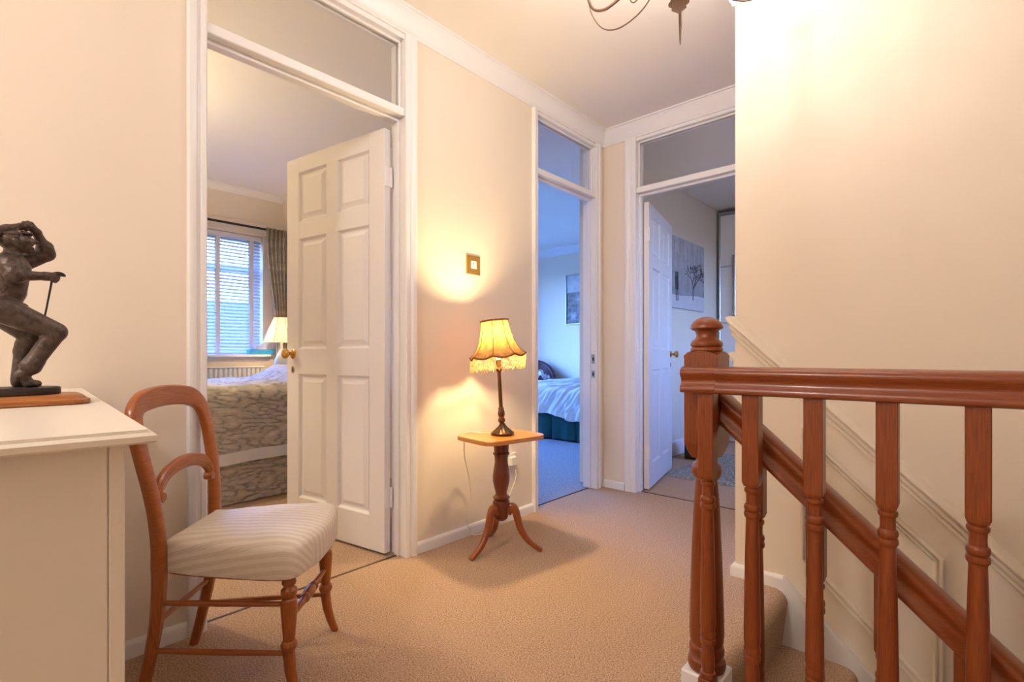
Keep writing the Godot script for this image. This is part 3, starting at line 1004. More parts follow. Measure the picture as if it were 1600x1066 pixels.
# ---------------------------------------------------------------- lamps overhead
func chandelier() -> void:
	var r := thing("chandelier", "wrought iron chandelier with scrolled arms and candle bulbs above the stair head", "chandelier", V(1.265, 0.013, -1.494))
	var col := MB.new()
	col.lathe([Vector2(0.004, 2.085), Vector2(0.010, 2.089), Vector2(0.012, 2.095), Vector2(0.010, 2.102), Vector2(0.018, 2.11), Vector2(0.026, 2.14), Vector2(0.022, 2.17), Vector2(0.010, 2.20), Vector2(0.008, 2.30), Vector2(0.014, 2.33), Vector2(0.008, 2.36), Vector2(0.006, 2.45)], 20)
	obj("column", col, M.iron, r)
	var rose := MB.new()
	rose.lathe([Vector2(0.006, 2.445), Vector2(0.02, 2.46), Vector2(0.045, 2.48), Vector2(0.055, 2.50), Vector2(0.055, CH)], 24)
	obj("ceiling_rose", rose, M.iron, r)
	var arm_b := MB.new()
	var thick := smooth_path([V(0.022, 2.15, 0), V(0.07, 2.205, 0), V(0.125, 2.185, 0), V(0.18, 2.110, 0), V(0.222, 2.088, 0), V(0.257, 2.084, 0), V(0.292, 2.102, 0), V(0.313, 2.145, 0), V(0.317, 2.190, 0), V(0.316, 2.240, 0)], 44)
	arm_b.tube(thick, 0.0048, 8, Vector2.ONE, Vector3.BACK)
	var arm_m := arm_b.mesh()
	var sc := MB.new()
	sc.tube(smooth_path([V(0.3135, 2.150, 0), V(0.298, 2.085, 0), V(0.258, 2.023, 0), V(0.205, 2.000, 0), V(0.148, 2.010, 0), V(0.103, 2.037, 0), V(0.080, 2.075, 0), V(0.080, 2.115, 0), V(0.104, 2.142, 0), V(0.135, 2.136, 0), V(0.157, 2.105, 0), V(0.158, 2.078, 0), V(0.148, 2.063, 0), V(0.135, 2.066, 0), V(0.130, 2.082, 0)], 70), 0.0022, 6, Vector2.ONE, Vector3.BACK)
	var sc_m := sc.mesh()
	var lf := MB.new()
	lf.sheet(10, 12, func(u: float, v: float) -> Vector3:
		var w := sin(PI * clampf(v * 0.92 + 0.06, 0, 1)) * 0.030 * (1.0 + 0.18 * sin(v * 26.0))
		var x := (u - 0.5) * 2.0
		return V(0.030 + v * 0.040 + 0.010 * sin(v * PI), 2.095 - v * 0.085 - 0.012 * x * x * sin(v * PI), x * w))
	lf.sheet(10, 12, func(u: float, v: float) -> Vector3:
		var w := sin(PI * clampf(v * 0.92 + 0.06, 0, 1)) * 0.030 * (1.0 + 0.18 * sin(v * 26.0))
		var x := (u - 0.5) * 2.0
		return V(0.032 + v * 0.040 + 0.010 * sin(v * PI), 2.097 - v * 0.085 - 0.012 * x * x * sin(v * PI), x * w))
	var lf_m := lf.mesh(60)
	var cup := MB.new()
	cup.lathe([Vector2(0.005, 2.237), Vector2(0.012, 2.240), Vector2(0.026, 2.247), Vector2(0.030, 2.253), Vector2(0.024, 2.253), Vector2(0.012, 2.250), Vector2(0.011, 2.257)], 18, Transform3D(Basis(), V(0.316, 0, 0)))
	var cup_m := cup.mesh()
	var can := MB.new()
	can.lathe([Vector2(0.0105, 2.250), Vector2(0.0105, 2.262), Vector2(0.009, 2.264)], 16, Transform3D(Basis(), V(0.316, 0, 0)))
	var can_m := can.mesh()
	var bu := MB.new()
	bu.lathe([Vector2(0.006, 2.263), Vector2(0.012, 2.270), Vector2(0.0165, 2.284), Vector2(0.0155, 2.300), Vector2(0.009, 2.320), Vector2(0.002, 2.336)], 14, Transform3D(Basis(), V(0.316, 0, 0)))
	var bu_m := bu.mesh()
	for k in 5:
		var a := put("arm", arm_m, M.iron, r)
		a.rotation.y = deg_to_rad(184.0 + 72.0 * k)
		put("scroll", sc_m, M.iron, a)
		if k == 1 or k == 4:
			put("leaf", lf_m, M.iron, a)
		put("candle_cup", cup_m, M.iron, a)
		put("candle_sleeve", can_m, M.white_plastic, a)
		var b := put("bulb", bu_m, M.candle_bulb, a)
		lamp_light(b, V(0.316, 2.290, 0), Color(1.0, 0.966, 0.95), CHANDELIER, 0.014)

func ceiling_lamp() -> void:
	var r := thing("ceiling_lamp", "round opal glass ceiling lamp over the near end of the landing", "ceiling lamp", V(1.05, 0, 1.25))
	var p := MB.new()
	p.lathe([Vector2(0.17, CH - 0.025), Vector2(0.175, CH - 0.015), Vector2(0.175, CH - 0.0005)], 36)
	obj("rim", p, M.brass, r)
	var g := MB.new()
	g.lathe([Vector2(0.002, CH - 0.105), Vector2(0.05, CH - 0.102), Vector2(0.10, CH - 0.088), Vector2(0.14, CH - 0.062), Vector2(0.165, CH - 0.022)], 36)
	obj("glass_bowl", g, glow(Color(1.0, 0.966, 0.95), 1.0), r)
	lamp_light(r, V(0, CH - 0.22, 0), Color(1.0, 0.966, 0.95), CEILING_LAMP, 0.10)

# ---------------------------------------------------------------- left foreground
func cabinet() -> void:
	# back end against the wall, long side square to it, turned a few degrees
	var r := thing("white_cabinet", "white painted cabinet with moulded top under the bronze statue", "cabinet", V(0.012, 0, -0.266), deg_to_rad(-4.4))
	# local x: away from the wall, z: towards the near side
	var L := 1.145
	var D := 0.50
	var top := MB.new()
	var lay := [[0.013, 0.8175], [0.004, 0.8185], [0.0, 0.8215], [0.0, 0.8285], [0.003, 0.8315], [0.008, 0.8320], [0.0085, 0.8360]]
	var rings := []
	for q in lay:
		var i: float = q[0]
		rings.append(PackedVector3Array([V(0, q[1], i), V(L - i, q[1], i), V(L - i, q[1], D - i), V(0.040, q[1], D - i)]))
	top.loft(rings)
	obj("top", top, M.white_lacquer, r, 25.0)
	var xb := L - 0.030
	var zb := 0.030
	obj("body", boxes([[V(0.042, 0.0, zb + 0.004), V(xb - 0.004, 0.8176, D - zb - 0.004)]]), M.white_lacquer, r)
	for z in [zb, D - zb - 0.016]:
		obj("corner_post", boxes([[V(xb - 0.030, 0.0, z), V(xb, 0.8176, z + 0.016)]], 0.0015), M.white_lacquer, r)
	obj("end_panel", boxes([[V(xb - 0.010, 0.03, zb + 0.0172), V(xb - 0.0012, 0.8176, D - zb - 0.0172)]], 0.001), M.white_lacquer, r)
	obj("plinth", boxes([[V(xb - 0.012, 0.0, zb + 0.0172), V(xb - 0.004, 0.028, D - zb - 0.0172)]], 0.001), M.white_lacquer, r)
	for k in 2:
		var d := obj("cabinet_door", boxes([[V(0.05 + k * 0.515, 0.06, zb + 0.0015), V(0.555 + k * 0.515, 0.79, zb + 0.006)]], 0.001), M.white_lacquer, r)
		var kb := MB.new()
		kb.lathe([Vector2(0.008, 0), Vector2(0.006, 0.008), Vector2(0.013, 0.014), Vector2(0.013, 0.020), Vector2(0.004, 0.024)], 16, Transform3D(Basis(Vector3.RIGHT, V(0, 0, -1), Vector3.UP), V(0.51 + k * 0.10, 0.45, zb + 0.002)))
		obj("knob", kb, M.brass, d)

# ---- smooth body from tapered bones, meshed as surface nets
func bones_mesh(bones: Array, cell: float, k: float) -> MB:
	var lo := V(9, 9, 9)
	var hi := V(-9, -9, -9)
	for b in bones:
		var m: float = maxf(b[2], b[3]) + 4 * cell
		for p: Vector3 in [b[0], b[1]]:
			lo = lo.min(p - V(m, m, m))
			hi = hi.max(p + V(m, m, m))
	var nx := int((hi.x - lo.x) / cell) + 2
	var ny := int((hi.y - lo.y) / cell) + 2
	var nz := int((hi.z - lo.z) / cell) + 2
	var f := PackedFloat32Array()
	f.resize(nx * ny * nz)
	f.fill(1.0)
	for b in bones:
		var a: Vector3 = b[0]
		var d: Vector3 = b[1] - b[0]
		var dd := maxf(d.length_squared(), 1e-9)
		var r0: float = b[2]
		var r1: float = b[3]
		var m := maxf(r0, r1) + k + 3 * cell
		var i0 := Vector3i(((b[0] as Vector3).min(b[1]) - V(m, m, m) - lo) / cell).max(Vector3i.ZERO)
		var i1 := Vector3i(((b[0] as Vector3).max(b[1]) + V(m, m, m) - lo) / cell).min(Vector3i(nx - 1, ny - 1, nz - 1))
		for z in range(i0.z, i1.z + 1):
			for y in range(i0.y, i1.y + 1):
				for x in range(i0.x, i1.x + 1):
					var p := lo + V(x, y, z) * cell
					var t := clampf((p - a).dot(d) / dd, 0, 1)
					var q := (p - a - d * t).length() - lerpf(r0, r1, t)
					var n := (z * ny + y) * nx + x
					var o := f[n]
					var h := maxf(k - absf(o - q), 0.0) / k
					f[n] = minf(o, q) - h * h * k * 0.25
	var vid := {}
	var pts := PackedVector3Array()
	var edges := [[0, 1], [2, 3], [4, 5], [6, 7], [0, 2], [1, 3], [4, 6], [5, 7], [0, 4], [1, 5], [2, 6], [3, 7]]
	for z in nz - 1:
		for y in ny - 1:
			for x in nx - 1:
				var n := (z * ny + y) * nx + x
				if f[n] > 4 * cell:
					continue
				var c := [f[n], f[n + 1], f[n + nx], f[n + nx + 1], f[n + nx * ny], f[n + nx * ny + 1], f[n + nx * ny + nx], f[n + nx * ny + nx + 1]]
				var s := 0
				for i in 8:
					if c[i] < 0:
						s += 1
				if s == 0 or s == 8:
					continue
				var sum := Vector3.ZERO
				var cnt := 0
				for e in edges:
					var u: float = c[e[0]]
					var w: float = c[e[1]]
					if (u < 0) != (w < 0):
						var t := u / (u - w)
						var p0 := V(e[0] & 1, (e[0] >> 1) & 1, e[0] >> 2)
						var p1 := V(e[1] & 1, (e[1] >> 1) & 1, e[1] >> 2)
						sum += p0.lerp(p1, t)
						cnt += 1
				vid[n] = pts.size()
				pts.append(lo + (V(x, y, z) + sum / cnt) * cell)
	var out := MB.new()
	for n: int in vid:
		var x := n % nx
		var y := (n / nx) % ny
		var z := n / (nx * ny)
		for ax in 3:
			var st: int = [1, nx, nx * ny][ax]
			var a: int = [nx, nx * ny, 1][ax]
			var b: int = [nx * ny, 1, nx][ax]
			if (f[n] < 0) == (f[n + st] < 0):
				continue
			if not (vid.has(n - a) and vid.has(n - b) and vid.has(n - a - b)):
				continue
			var p0 := pts[vid[n - a - b]]
			var p1 := pts[vid[n - b]]
			var p2 := pts[vid[n]]
			var p3 := pts[vid[n - a]]
			if f[n] < 0:
				out.quad(p0, p1, p2, p3)
			else:
				out.quad(p3, p2, p1, p0)
	return out

func statue() -> void:
	var r := thing("golfer_statue", "dark bronze statue of a golfer crouching with mouth open and putter in hand", "statue", V(0.58, 0.855, -0.086))
	var head := [
		# head, thrown back, facing along -z
		[V(0, 0.2895, 0.006), V(0, 0.283, -0.005), 0.0205, 0.0175], [V(0, 0.279, -0.004), V(0, 0.2725, -0.0195), 0.0110, 0.0062], [V(0, 0.2725, -0.0195), V(0, 0.2720, -0.0225), 0.0060, 0.0050], [V(0, 0.2915, -0.010), V(0, 0.2895, -0.0185), 0.0120, 0.0082],
		[V(-0.007, 0.2965, -0.0165), V(0.007, 0.2965, -0.0165), 0.0042, 0.0042], [V(0, 0.2945, -0.020), V(0, 0.2905, -0.0285), 0.0036, 0.0032], [V(0, 0.2905, -0.0275), V(0, 0.2890, -0.0235), 0.0034, 0.0034], [V(-0.005, 0.2845, -0.0215), V(0.005, 0.2845, -0.0215), 0.0030, 0.0030], [V(-0.005, 0.2770, -0.0225), V(0.005, 0.2770, -0.0225), 0.0026, 0.0026],
		[V(0.010, 0.2885, -0.0160), V(0.0115, 0.2870, -0.012), 0.0050, 0.0048], [V(-0.010, 0.2885, -0.0160), V(-0.0115, 0.2870, -0.012), 0.0050, 0.0048],
		[V(0.0195, 0.2860, 0.0025), V(0.0200, 0.2785, 0.0005), 0.0042, 0.0030], [V(-0.0195, 0.2860, 0.0025), V(-0.0200, 0.2785, 0.0005), 0.0042, 0.0030], [V(0, 0.272, 0.004), V(0, 0.262, 0.005), 0.0130, 0.0130]]
	var rh := RandomNumberGenerator.new()
	rh.seed = 3
	for i in 26:   # locks of hair, combed back and over the brow
		var a := rh.randf_range(-1.3, 1.3)
		var b := rh.randf_range(0.1, 2.4)
		var p := V(sin(a) * 0.0205, 0.2895 + cos(a) * sin(b) * 0.0205, 0.004 - cos(b) * 0.0185 * cos(a))
		head.append([p, p + V(rh.randf_range(-0.002, 0.002), rh.randf_range(-0.002, 0.002), 0.007), 0.0032, 0.0018])
	for i in 5:
		head.append([V(-0.010 + i * 0.005, 0.3045, -0.006), V(-0.010 + i * 0.005, 0.3035 - 0.001 * (i % 2), -0.0215), 0.0040, 0.0018])
	var bones := [
		[V(0, 0.275, 0.003), V(0, 0.250, 0.007), 0.0130, 0.0145],
		# trunk
		[V(0, 0.236, 0.008), V(0, 0.195, 0.011), 0.0295, 0.0265], [V(-0.026, 0.239, 0.004), V(0.026, 0.237, 0.010), 0.0165, 0.0165], [V(0, 0.190, 0.012), V(0, 0.160, 0.026), 0.0265, 0.0285], [V(-0.012, 0.152, 0.034), V(0.012, 0.152, 0.034), 0.0245, 0.0245],
		# near arm, stretched forward to the putter
		[V(0.033, 0.237, 0.010), V(0.043, 0.219, 0.004), 0.0180, 0.0165], [V(0.044, 0.218, 0.004), V(0.031, 0.2225, -0.038), 0.0112, 0.0072], [V(0.031, 0.2225, -0.038), V(0.029, 0.223, -0.050), 0.0085, 0.0085],
		[V(0.036, 0.227, -0.049), V(0.026, 0.226, -0.0575), 0.0030, 0.0026], [V(0.037, 0.2225, -0.050), V(0.026, 0.2215, -0.0575), 0.0030, 0.0026], [V(0.037, 0.218, -0.049), V(0.027, 0.217, -0.0560), 0.0030, 0.0026], [V(0.036, 0.2140, -0.047), V(0.027, 0.2130, -0.0530), 0.0028, 0.0024], [V(0.026, 0.226, -0.045), V(0.024, 0.231, -0.0530), 0.0032, 0.0026],
		# far arm, elbow out, hand on the head
		[V(-0.030, 0.243, 0.002), V(-0.033, 0.275, -0.045), 0.0170, 0.0145], [V(-0.033, 0.275, -0.045), V(-0.030, 0.287, -0.043), 0.0150, 0.0140], [V(-0.031, 0.283, -0.044), V(-0.020, 0.313, -0.030), 0.0105, 0.0072], [V(-0.020, 0.313, -0.030), V(-0.008, 0.321, -0.020), 0.0082, 0.0068],
		[V(-0.010, 0.323, -0.018), V(0.004, 0.325, -0.010), 0.0032, 0.0026], [V(-0.008, 0.321, -0.016), V(0.005, 0.320, -0.005), 0.0032, 0.0026], [V(-0.012, 0.324, -0.022), V(0.002, 0.328, -0.016), 0.0030, 0.0024], [V(-0.013, 0.323, -0.026), V(0.000, 0.327, -0.022), 0.0028, 0.0022], [V(-0.012, 0.317, -0.020), V(-0.002, 0.311, -0.014), 0.0032, 0.0026],
		# cap pushed back over the crown
		[V(0.012, 0.290, 0.040), V(0.004, 0.307, 0.012), 0.0115, 0.0100], [V(0.004, 0.307, 0.012), V(0.0, 0.321, -0.016), 0.0095, 0.0055], [V(-0.010, 0.300, 0.030), V(-0.004, 0.311, 0.008), 0.0095, 0.0080],
		# near leg
		[V(0.018, 0.156, 0.020), V(0.023, 0.117, -0.054), 0.0255, 0.0180], [V(0.023, 0.115, -0.053), V(0.020, 0.055, -0.021), 0.0170, 0.0140], [V(0.020, 0.060, -0.024), V(0.020, 0.051, -0.019), 0.0155, 0.0170],
		[V(0.020, 0.042, -0.016), V(0.020, 0.034, -0.006), 0.0095, 0.0090], [V(0.020, 0.036, -0.006), V(0.020, 0.018, -0.017), 0.0095, 0.0080], [V(0.020, 0.018, -0.014), V(0.020, 0.0155, -0.026), 0.0075, 0.0055],
		# far leg
		[V(-0.016, 0.152, 0.022), V(-0.019, 0.107, -0.024), 0.0235, 0.0170], [V(-0.019, 0.105, -0.022), V(-0.020, 0.092, -0.016), 0.0172, 0.0178], [V(-0.020, 0.082, -0.013), V(-0.020, 0.080, -0.012), 0.0160, 0.0160], [V(-0.020, 0.078, -0.011), V(-0.020, 0.026, -0.006), 0.0135, 0.0130], [V(-0.020, 0.019, -0.004), V(-0.020, 0.0155, -0.031), 0.0105, 0.0070],
	]
	var fig := bones_mesh(bones, 0.0018, 0.0030)
	fig.v.append_array(bones_mesh(head, 0.0011, 0.0016).v)
	var fg := obj("figure", fig, M.bronze, r, 70.0)
	fg.position.y = 0.004
	for q in [["collar", V(0, 0.2575, 0.0035), 0.0160, 0.0030, -0.12], ["jumper_hem", V(0, 0.178, 0.016), 0.0300, 0.0032, -0.28]]:
		var jacket := MB.new()
		var pts := []
		for i in 25:
			var a := TAU * i / 24
			pts.append((q[1] as Vector3) + V(cos(a) * q[2], sin(a) * q[2] * q[4] * -1.0, sin(a) * q[2]))
		jacket.tube(pts, q[3], 6)
		obj(q[0], jacket, M.bronze, r)
	var pu := MB.new()
	pu.tube([V(0.029, 0.231, -0.0485), V(0.029, 0.212, -0.0465), V(0.028, 0.170, -0.0405), V(0.027, 0.150, -0.0375)], [0.0017, 0.0017, 0.0016, 0.0016], 8)
	pu.tube([V(0.027, 0.152, -0.0378), V(0.026, 0.118, -0.0330), V(0.026, 0.112, -0.0322)], [0.0016, 0.0030, 0.0034], 8)
	var half := PackedVector2Array([Vector2(-0.0445, 0.2292)])
	for i in 9:
		var a := PI - PI * i / 8
		half.append(Vector2(-0.0565 - cos(PI - a) * -0.0110, 0.2295 + sin(a) * 0.0075))
	half.append(Vector2(-0.067, 0.2292))
	pu.prism(half, 0.024, 0.034, Transform3D(Basis(V(0, 0, 1), V(0, 1, 0), V(1, 0, 0)), Vector3.ZERO))
	obj("putter", pu, M.bronze_dark, r)
	var ba := MB.new()
	ba.lathe([Vector2(0.95, 0.0), Vector2(1.0, 0.0015), Vector2(1.0, 0.0115), Vector2(0.98, 0.0140), Vector2(0.93, 0.0148)], 40, Transform3D(Basis(V(0.048, 0, 0), V(0, 1, 0), V(0, 0, 0.072)), V(0, 0, 0.008)))
	obj("bronze_base", ba, M.bronze_dark, r)
	var pl := thing("wooden_plinth", "varnished wooden plank with shaped ends under the bronze statue", "plinth", V(0.58, 0.836, -0.086), deg_to_rad(-2.0))
	var rings := []
	var out := [[0.074, -0.076], [0.066, -0.092], [0.045, -0.104], [-0.040, -0.104], [-0.058, -0.094], [-0.066, -0.076], [-0.066, 0.10], [-0.058, 0.118], [-0.040, 0.128], [0.045, 0.128], [0.066, 0.116], [0.074, 0.10]]
	for q in [[0.004, 0.0], [0.0, 0.002], [0.0, 0.009], [0.003, 0.0105], [0.006, 0.011], [0.008, 0.0145], [0.011, 0.0175], [0.016, 0.019]]:
		var ring := PackedVector3Array()
		for p in out:
			ring.append(V(p[0] * (1.0 - q[0] / 0.07), q[1], p[1] * (1.0 - q[0] / 0.11)))
		rings.append(ring)
	var pb := MB.new()
	pb.loft(rings)
	obj("plank", pb, M.plank, pl, 25.0)

# ---------------------------------------------------------------- chair
func chair() -> void:
	# local: -z is the way it faces, x to its near side
	var r := thing("balloon_back_chair", "walnut balloon back chair with striped cream seat beside the white cabinet", "chair", V(0.317, 0, -0.602), deg_to_rad(-43.9))
	for s in [-1.0, 1.0]:
		var b := MB.new()
		b.bar(smooth_path([V(s * 0.130, 0, 0.226), V(s * 0.133, 0.08, 0.206), V(s * 0.138, 0.20, 0.182), V(s * 0.143, 0.30, 0.171), V(s * 0.145, 0.365, 0.170)], 16), lerp_list([0.0125, 0.014, 0.016, 0.017], 16), lerp_list([0.0120, 0.0135, 0.0155, 0.0165], 16), V(0, 0, 1), 0.45)
		obj("leg", b, M.walnut_y, r)
	var half := [V(0.145, 0.355, 0.170), V(0.147, 0.42, 0.170), V(0.154, 0.50, 0.174), V(0.163, 0.58, 0.184), V(0.171, 0.66, 0.199), V(0.172, 0.725, 0.213), V(0.160, 0.772, 0.225), V(0.122, 0.799, 0.234), V(0.062, 0.809, 0.239)]
	var full := half.duplicate()
	full.append(V(0, 0.812, 0.241))
	for i in range(half.size() - 1, -1, -1):
		full.append((half[i] as Vector3) * V(-1, 1, 1))
	var hw := [0.0165, 0.0165, 0.0170, 0.0175, 0.0185, 0.0205, 0.0250, 0.0290, 0.0300, 0.0300, 0.0300, 0.0290, 0.0250, 0.0205, 0.0185, 0.0175, 0.0170, 0.0165, 0.0165]
	var bk := MB.new()
	bk.bar(smooth_path(full, 90), lerp_list([0.017, 0.015, 0.0125, 0.0115, 0.0125, 0.015, 0.017], 90), lerp_list(hw, 90), V(0, 0, 1), 0.45)
	obj("back_frame", bk, M.walnut_x, r, 50.0)
	# carved cross rail with scrolled ends
	var cr := MB.new()
	var cp := smooth_path([V(-0.142, 0.532, 0.179), V(-0.132, 0.565, 0.180), V(-0.100, 0.596, 0.181), V(-0.05, 0.612, 0.181), V(0, 0.617, 0.181), V(0.05, 0.612, 0.181), V(0.100, 0.596, 0.181), V(0.132, 0.565, 0.180), V(0.142, 0.532, 0.179)], 40)
	cr.bar(cp, [0.0095], lerp_list([0.011, 0.017, 0.0185, 0.019, 0.0185, 0.017, 0.011], 40), V(0, 0, 1), 0.5)
	var gp := []
	for p: Vector3 in cp:
		gp.append(p + V(0, -0.005, -0.0095))
	cr.tube(gp, 0.0035, 6)
	cr.tube(gp.map(func(p): return p + V(0, 0.010, 0.001)), 0.0022, 6)
	for s in [-1.0, 1.0]:
		cr.lathe([Vector2(0.012, -0.0125), Vector2(0.0135, -0.010), Vector2(0.0135, 0.010), Vector2(0.012, 0.0125)], 16, Transform3D(Basis(Vector3.RIGHT, Vector3.BACK, Vector3.DOWN), V(s * 0.129, 0.543, 0.178)))
	obj("cross_rail", cr, M.walnut_x, r)
	# turned front legs with swept feet
	var prof := [[0.010, 0.0], [0.0125, 0.004], [0.0135, 0.03], [0.0150, 0.08], [0.0160, 0.125], [0.0145, 0.136], [0.0185, 0.140], [0.0215, 0.147], [0.0215, 0.153], [0.0185, 0.160], [0.0150, 0.163], [0.0152, 0.170], [0.0185, 0.205], [0.0215, 0.245], [0.0218, 0.262], [0.0195, 0.274], [0.0140, 0.279], [0.0185, 0.283], [0.0215, 0.291], [0.0205, 0.300], [0.0145, 0.306], [0.0130, 0.310], [0.0175, 0.314], [0.0190, 0.320], [0.0160, 0.326], [0.0130, 0.330], [0.0145, 0.345]]
	for s in [-1.0, 1.0]:
		var rings := []
		for q in prof:
			var sweep := 0.028 * pow(1.0 - minf(q[1] / 0.135, 1.0), 2.0)
			var ring := PackedVector3Array()
			for i in 20:
				var a := TAU * i / 20
				ring.append(V(s * (0.168 + sweep * 0.45) + cos(a) * q[0], q[1], -0.178 - sweep + sin(a) * q[0]))
			rings.append(ring)
		var b := MB.new()
		b.loft(rings)
		obj("leg", b, M.walnut_y, r)
	# stretchers
	for s in [-1.0, 1.0]:
		for y in [0.262, 0.130]:
			var b := MB.new()
			b.tube([V(s * (0.141 if y > 0.2 else 0.135), y, 0.176 + (0.018 if y < 0.2 else 0.0)), V(s * 0.153, y - 0.002, 0.0), V(s * 0.168, y - 0.003, -0.176)], [0.0068, 0.0085, 0.0068], 10)
			obj("stretcher", b, M.walnut_z, r)
	var rb := MB.new()
	rb.tube([V(-0.138, 0.205, 0.182), V(0, 0.205, 0.182), V(0.138, 0.205, 0.182)], [0.0068, 0.0085, 0.0068], 10)
	obj("stretcher", rb, M.walnut_x, r)
	var fb := MB.new()
	var B := Transform3D(Basis(V(0, 0, 1), V(1, 0, 0), V(0, 1, 0)), V(0, 0.215, -0.178))
	fb.lathe([Vector2(0.0065, -0.156), Vector2(0.0105, -0.06), Vector2(0.0095, -0.048), Vector2(0.0135, -0.046), Vector2(0.0155, -0.038), Vector2(0.0135, -0.030), Vector2(0.0095, -0.028), Vector2(0.0135, -0.024), Vector2(0.0165, -0.010), Vector2(0.0165, 0.010), Vector2(0.0135, 0.024), Vector2(0.0095, 0.028), Vector2(0.0135, 0.030), Vector2(0.0155, 0.038), Vector2(0.0135, 0.046), Vector2(0.0095, 0.048), Vector2(0.0105, 0.06), Vector2(0.0065, 0.156)], 16, B)
	obj("stretcher", fb, M.walnut_x, r)
	# upholstered seat: narrow at the back, bowed at the front
	var oc := Curve2D.new()
	var corner := [Vector2(0.118, 0.172), Vector2(0.134, 0.160), Vector2(0.164, 0.06), Vector2(0.190, -0.06), Vector2(0.206, -0.165), Vector2(0.196, -0.205), Vector2(0.160, -0.220), Vector2(0.085, -0.236), Vector2(0, -0.240)]
	var line := []
	for p in corner:
		line.append(p)
	for i in range(corner.size() - 2, -1, -1):
		line.append(corner[i] * Vector2(-1, 1))
	line.append(line[0])
	var ol := smooth_path(line, 72)
	ol.pop_back()
	var seat := MB.new()
	var lay := [[0.955, 0.342], [0.985, 0.340], [1.0, 0.346], [1.004, 0.364], [1.002, 0.396], [0.990, 0.412], [0.965, 0.422], [0.90, 0.431], [0.78, 0.438], [0.55, 0.444], [0.28, 0.447], [0.02, 0.448]]
	var rings := []
	var nz := FastNoiseLite.new()
	nz.seed = 4
	nz.frequency = 9.0
	for k in lay.size():
		var q: Array = lay[k]
		var ring := PackedVector3Array()
		for p: Vector2 in ol:
			var w := 1.0 + (0.006 * nz.get_noise_3d(p.x, q[1] * 0.6, p.y) if q[0] > 0.95 else 0.0)
			ring.append(V(p.x * q[0] * w, q[1] + 0.003 * nz.get_noise_2d(p.x * q[0] * 1.3, p.y * q[0] * 1.3), p.y * q[0] * w - 0.004 * (1 - q[0])))
		rings.append(ring)
	seat.loft(rings)
	for p in seat.v:   # stripes run front to back and turn down the sides
		var drop := maxf(0.41 - p.y, 0.0)
		seat.uv.append(Vector2((p.x + signf(p.x) * drop * (1.0 if absf(p.x) > 0.12 else 0.0)) / 0.19, p.z))
	obj("seat", seat, M.seat, r, 60.0)
	var pip := MB.new()
	pip.tube([V(-0.125, 0.350, 0.172), V(0, 0.350, 0.174), V(0.125, 0.350, 0.172)], 0.002, 6)
	obj("piping", pip, M.hem, r)
	var fr := MB.new()
	fr.loft([0.333, 0.343].map(func(y): 
		var ring := PackedVector3Array()
		for p: Vector2 in ol:
			ring.append(V(p.x * 0.94, y, p.y * 0.94))
		return ring))
	obj("seat_frame", fr, M.walnut_x, r)

# ---------------------------------------------------------------- wine table and lamp
func wine_table() -> void:
	var c := V(0.262, 0, -1.772)
	var r := thing("tripod_table", "small wooden tripod table with clipped corners below the brass switch", "table", c)
	var q := []
	for p in [[0.132, 0.115], [0.126, 0.140], [0.100, 0.165], [0.075, 0.170], [-0.075, 0.170], [-0.100, 0.165], [-0.126, 0.140], [-0.132, 0.115], [-0.132, -0.115], [-0.126, -0.140], [-0.100, -0.165], [-0.075, -0.170], [0.075, -0.170], [0.100, -0.165], [0.126, -0.140], [0.132, -0.115]]:
		q.append(Vector2(p[0], p[1]))
	var rings := []
	for k in [[0.97, 0.5285], [0.995, 0.530], [1.0, 0.533], [1.0, 0.545], [0.99, 0.549], [0.975, 0.550]]:
		var ring := PackedVector3Array()
		for p: Vector2 in q:
			ring.append(V(p.x * k[0], k[1], p.y * k[0]))
		rings.append(ring)
	var t := MB.new()
	t.loft(rings)
	var tp := obj("tabletop", t, M.pine_z, r, 30.0)
	tp.rotation.y = deg_to_rad(-8.0)
	tp.scale = V(1.08, 1, 1.08)
	var p := MB.new()
	p.lathe([Vector2(0.020, 0.142), Vector2(0.030, 0.150), Vector2(0.034, 0.160), Vector2(0.036, 0.190), Vector2(0.040, 0.210), Vector2(0.042, 0.222), Vector2(0.039, 0.234), Vector2(0.032, 0.240), Vector2(0.034, 0.243), Vector2(0.041, 0.247), Vector2(0.042, 0.252), Vector2(0.034, 0.258), Vector2(0.028, 0.262), Vector2(0.0275, 0.272), Vector2(0.033, 0.295), Vector2(0.040, 0.325), Vector2(0.0415, 0.350), Vector2(0.037, 0.385), Vector2(0.032, 0.415), Vector2(0.0315, 0.435), Vector2(0.034, 0.450), Vector2(0.040, 0.458), Vector2(0.040, 0.463), Vector2(0.035, 0.467), Vector2(0.036, 0.490), Vector2(0.038, 0.525), Vector2(0.05, 0.529)], 32)
	var pr := obj("pillar", p, M.walnut_dark, r)
	pr.set_meta("label", "dark turned baluster pillar")
	var lm := MB.new()
	lm.bar(smooth_path([V(0.028, 0.180, 0), V(0.050, 0.206, 0), V(0.068, 0.190, 0), V(0.080, 0.150, 0), V(0.094, 0.105, 0), V(0.120, 0.062, 0), V(0.155, 0.030, 0), V(0.196, 0.007, 0)], 30), lerp_list([0.016, 0.015, 0.0145, 0.014, 0.0135, 0.012], 30), lerp_list([0.024, 0.020, 0.0175, 0.0165, 0.0155, 0.014, 0.011, 0.008], 30), V(0, 0, 1), 0.5)
	var lmm := lm.mesh(50)
	for a in [-92.0 + 0.0, 33.0, 150.0]:
		var o := put("leg", lmm, M.leg_wood, r)
		o.rotation.y = deg_to_rad(a)

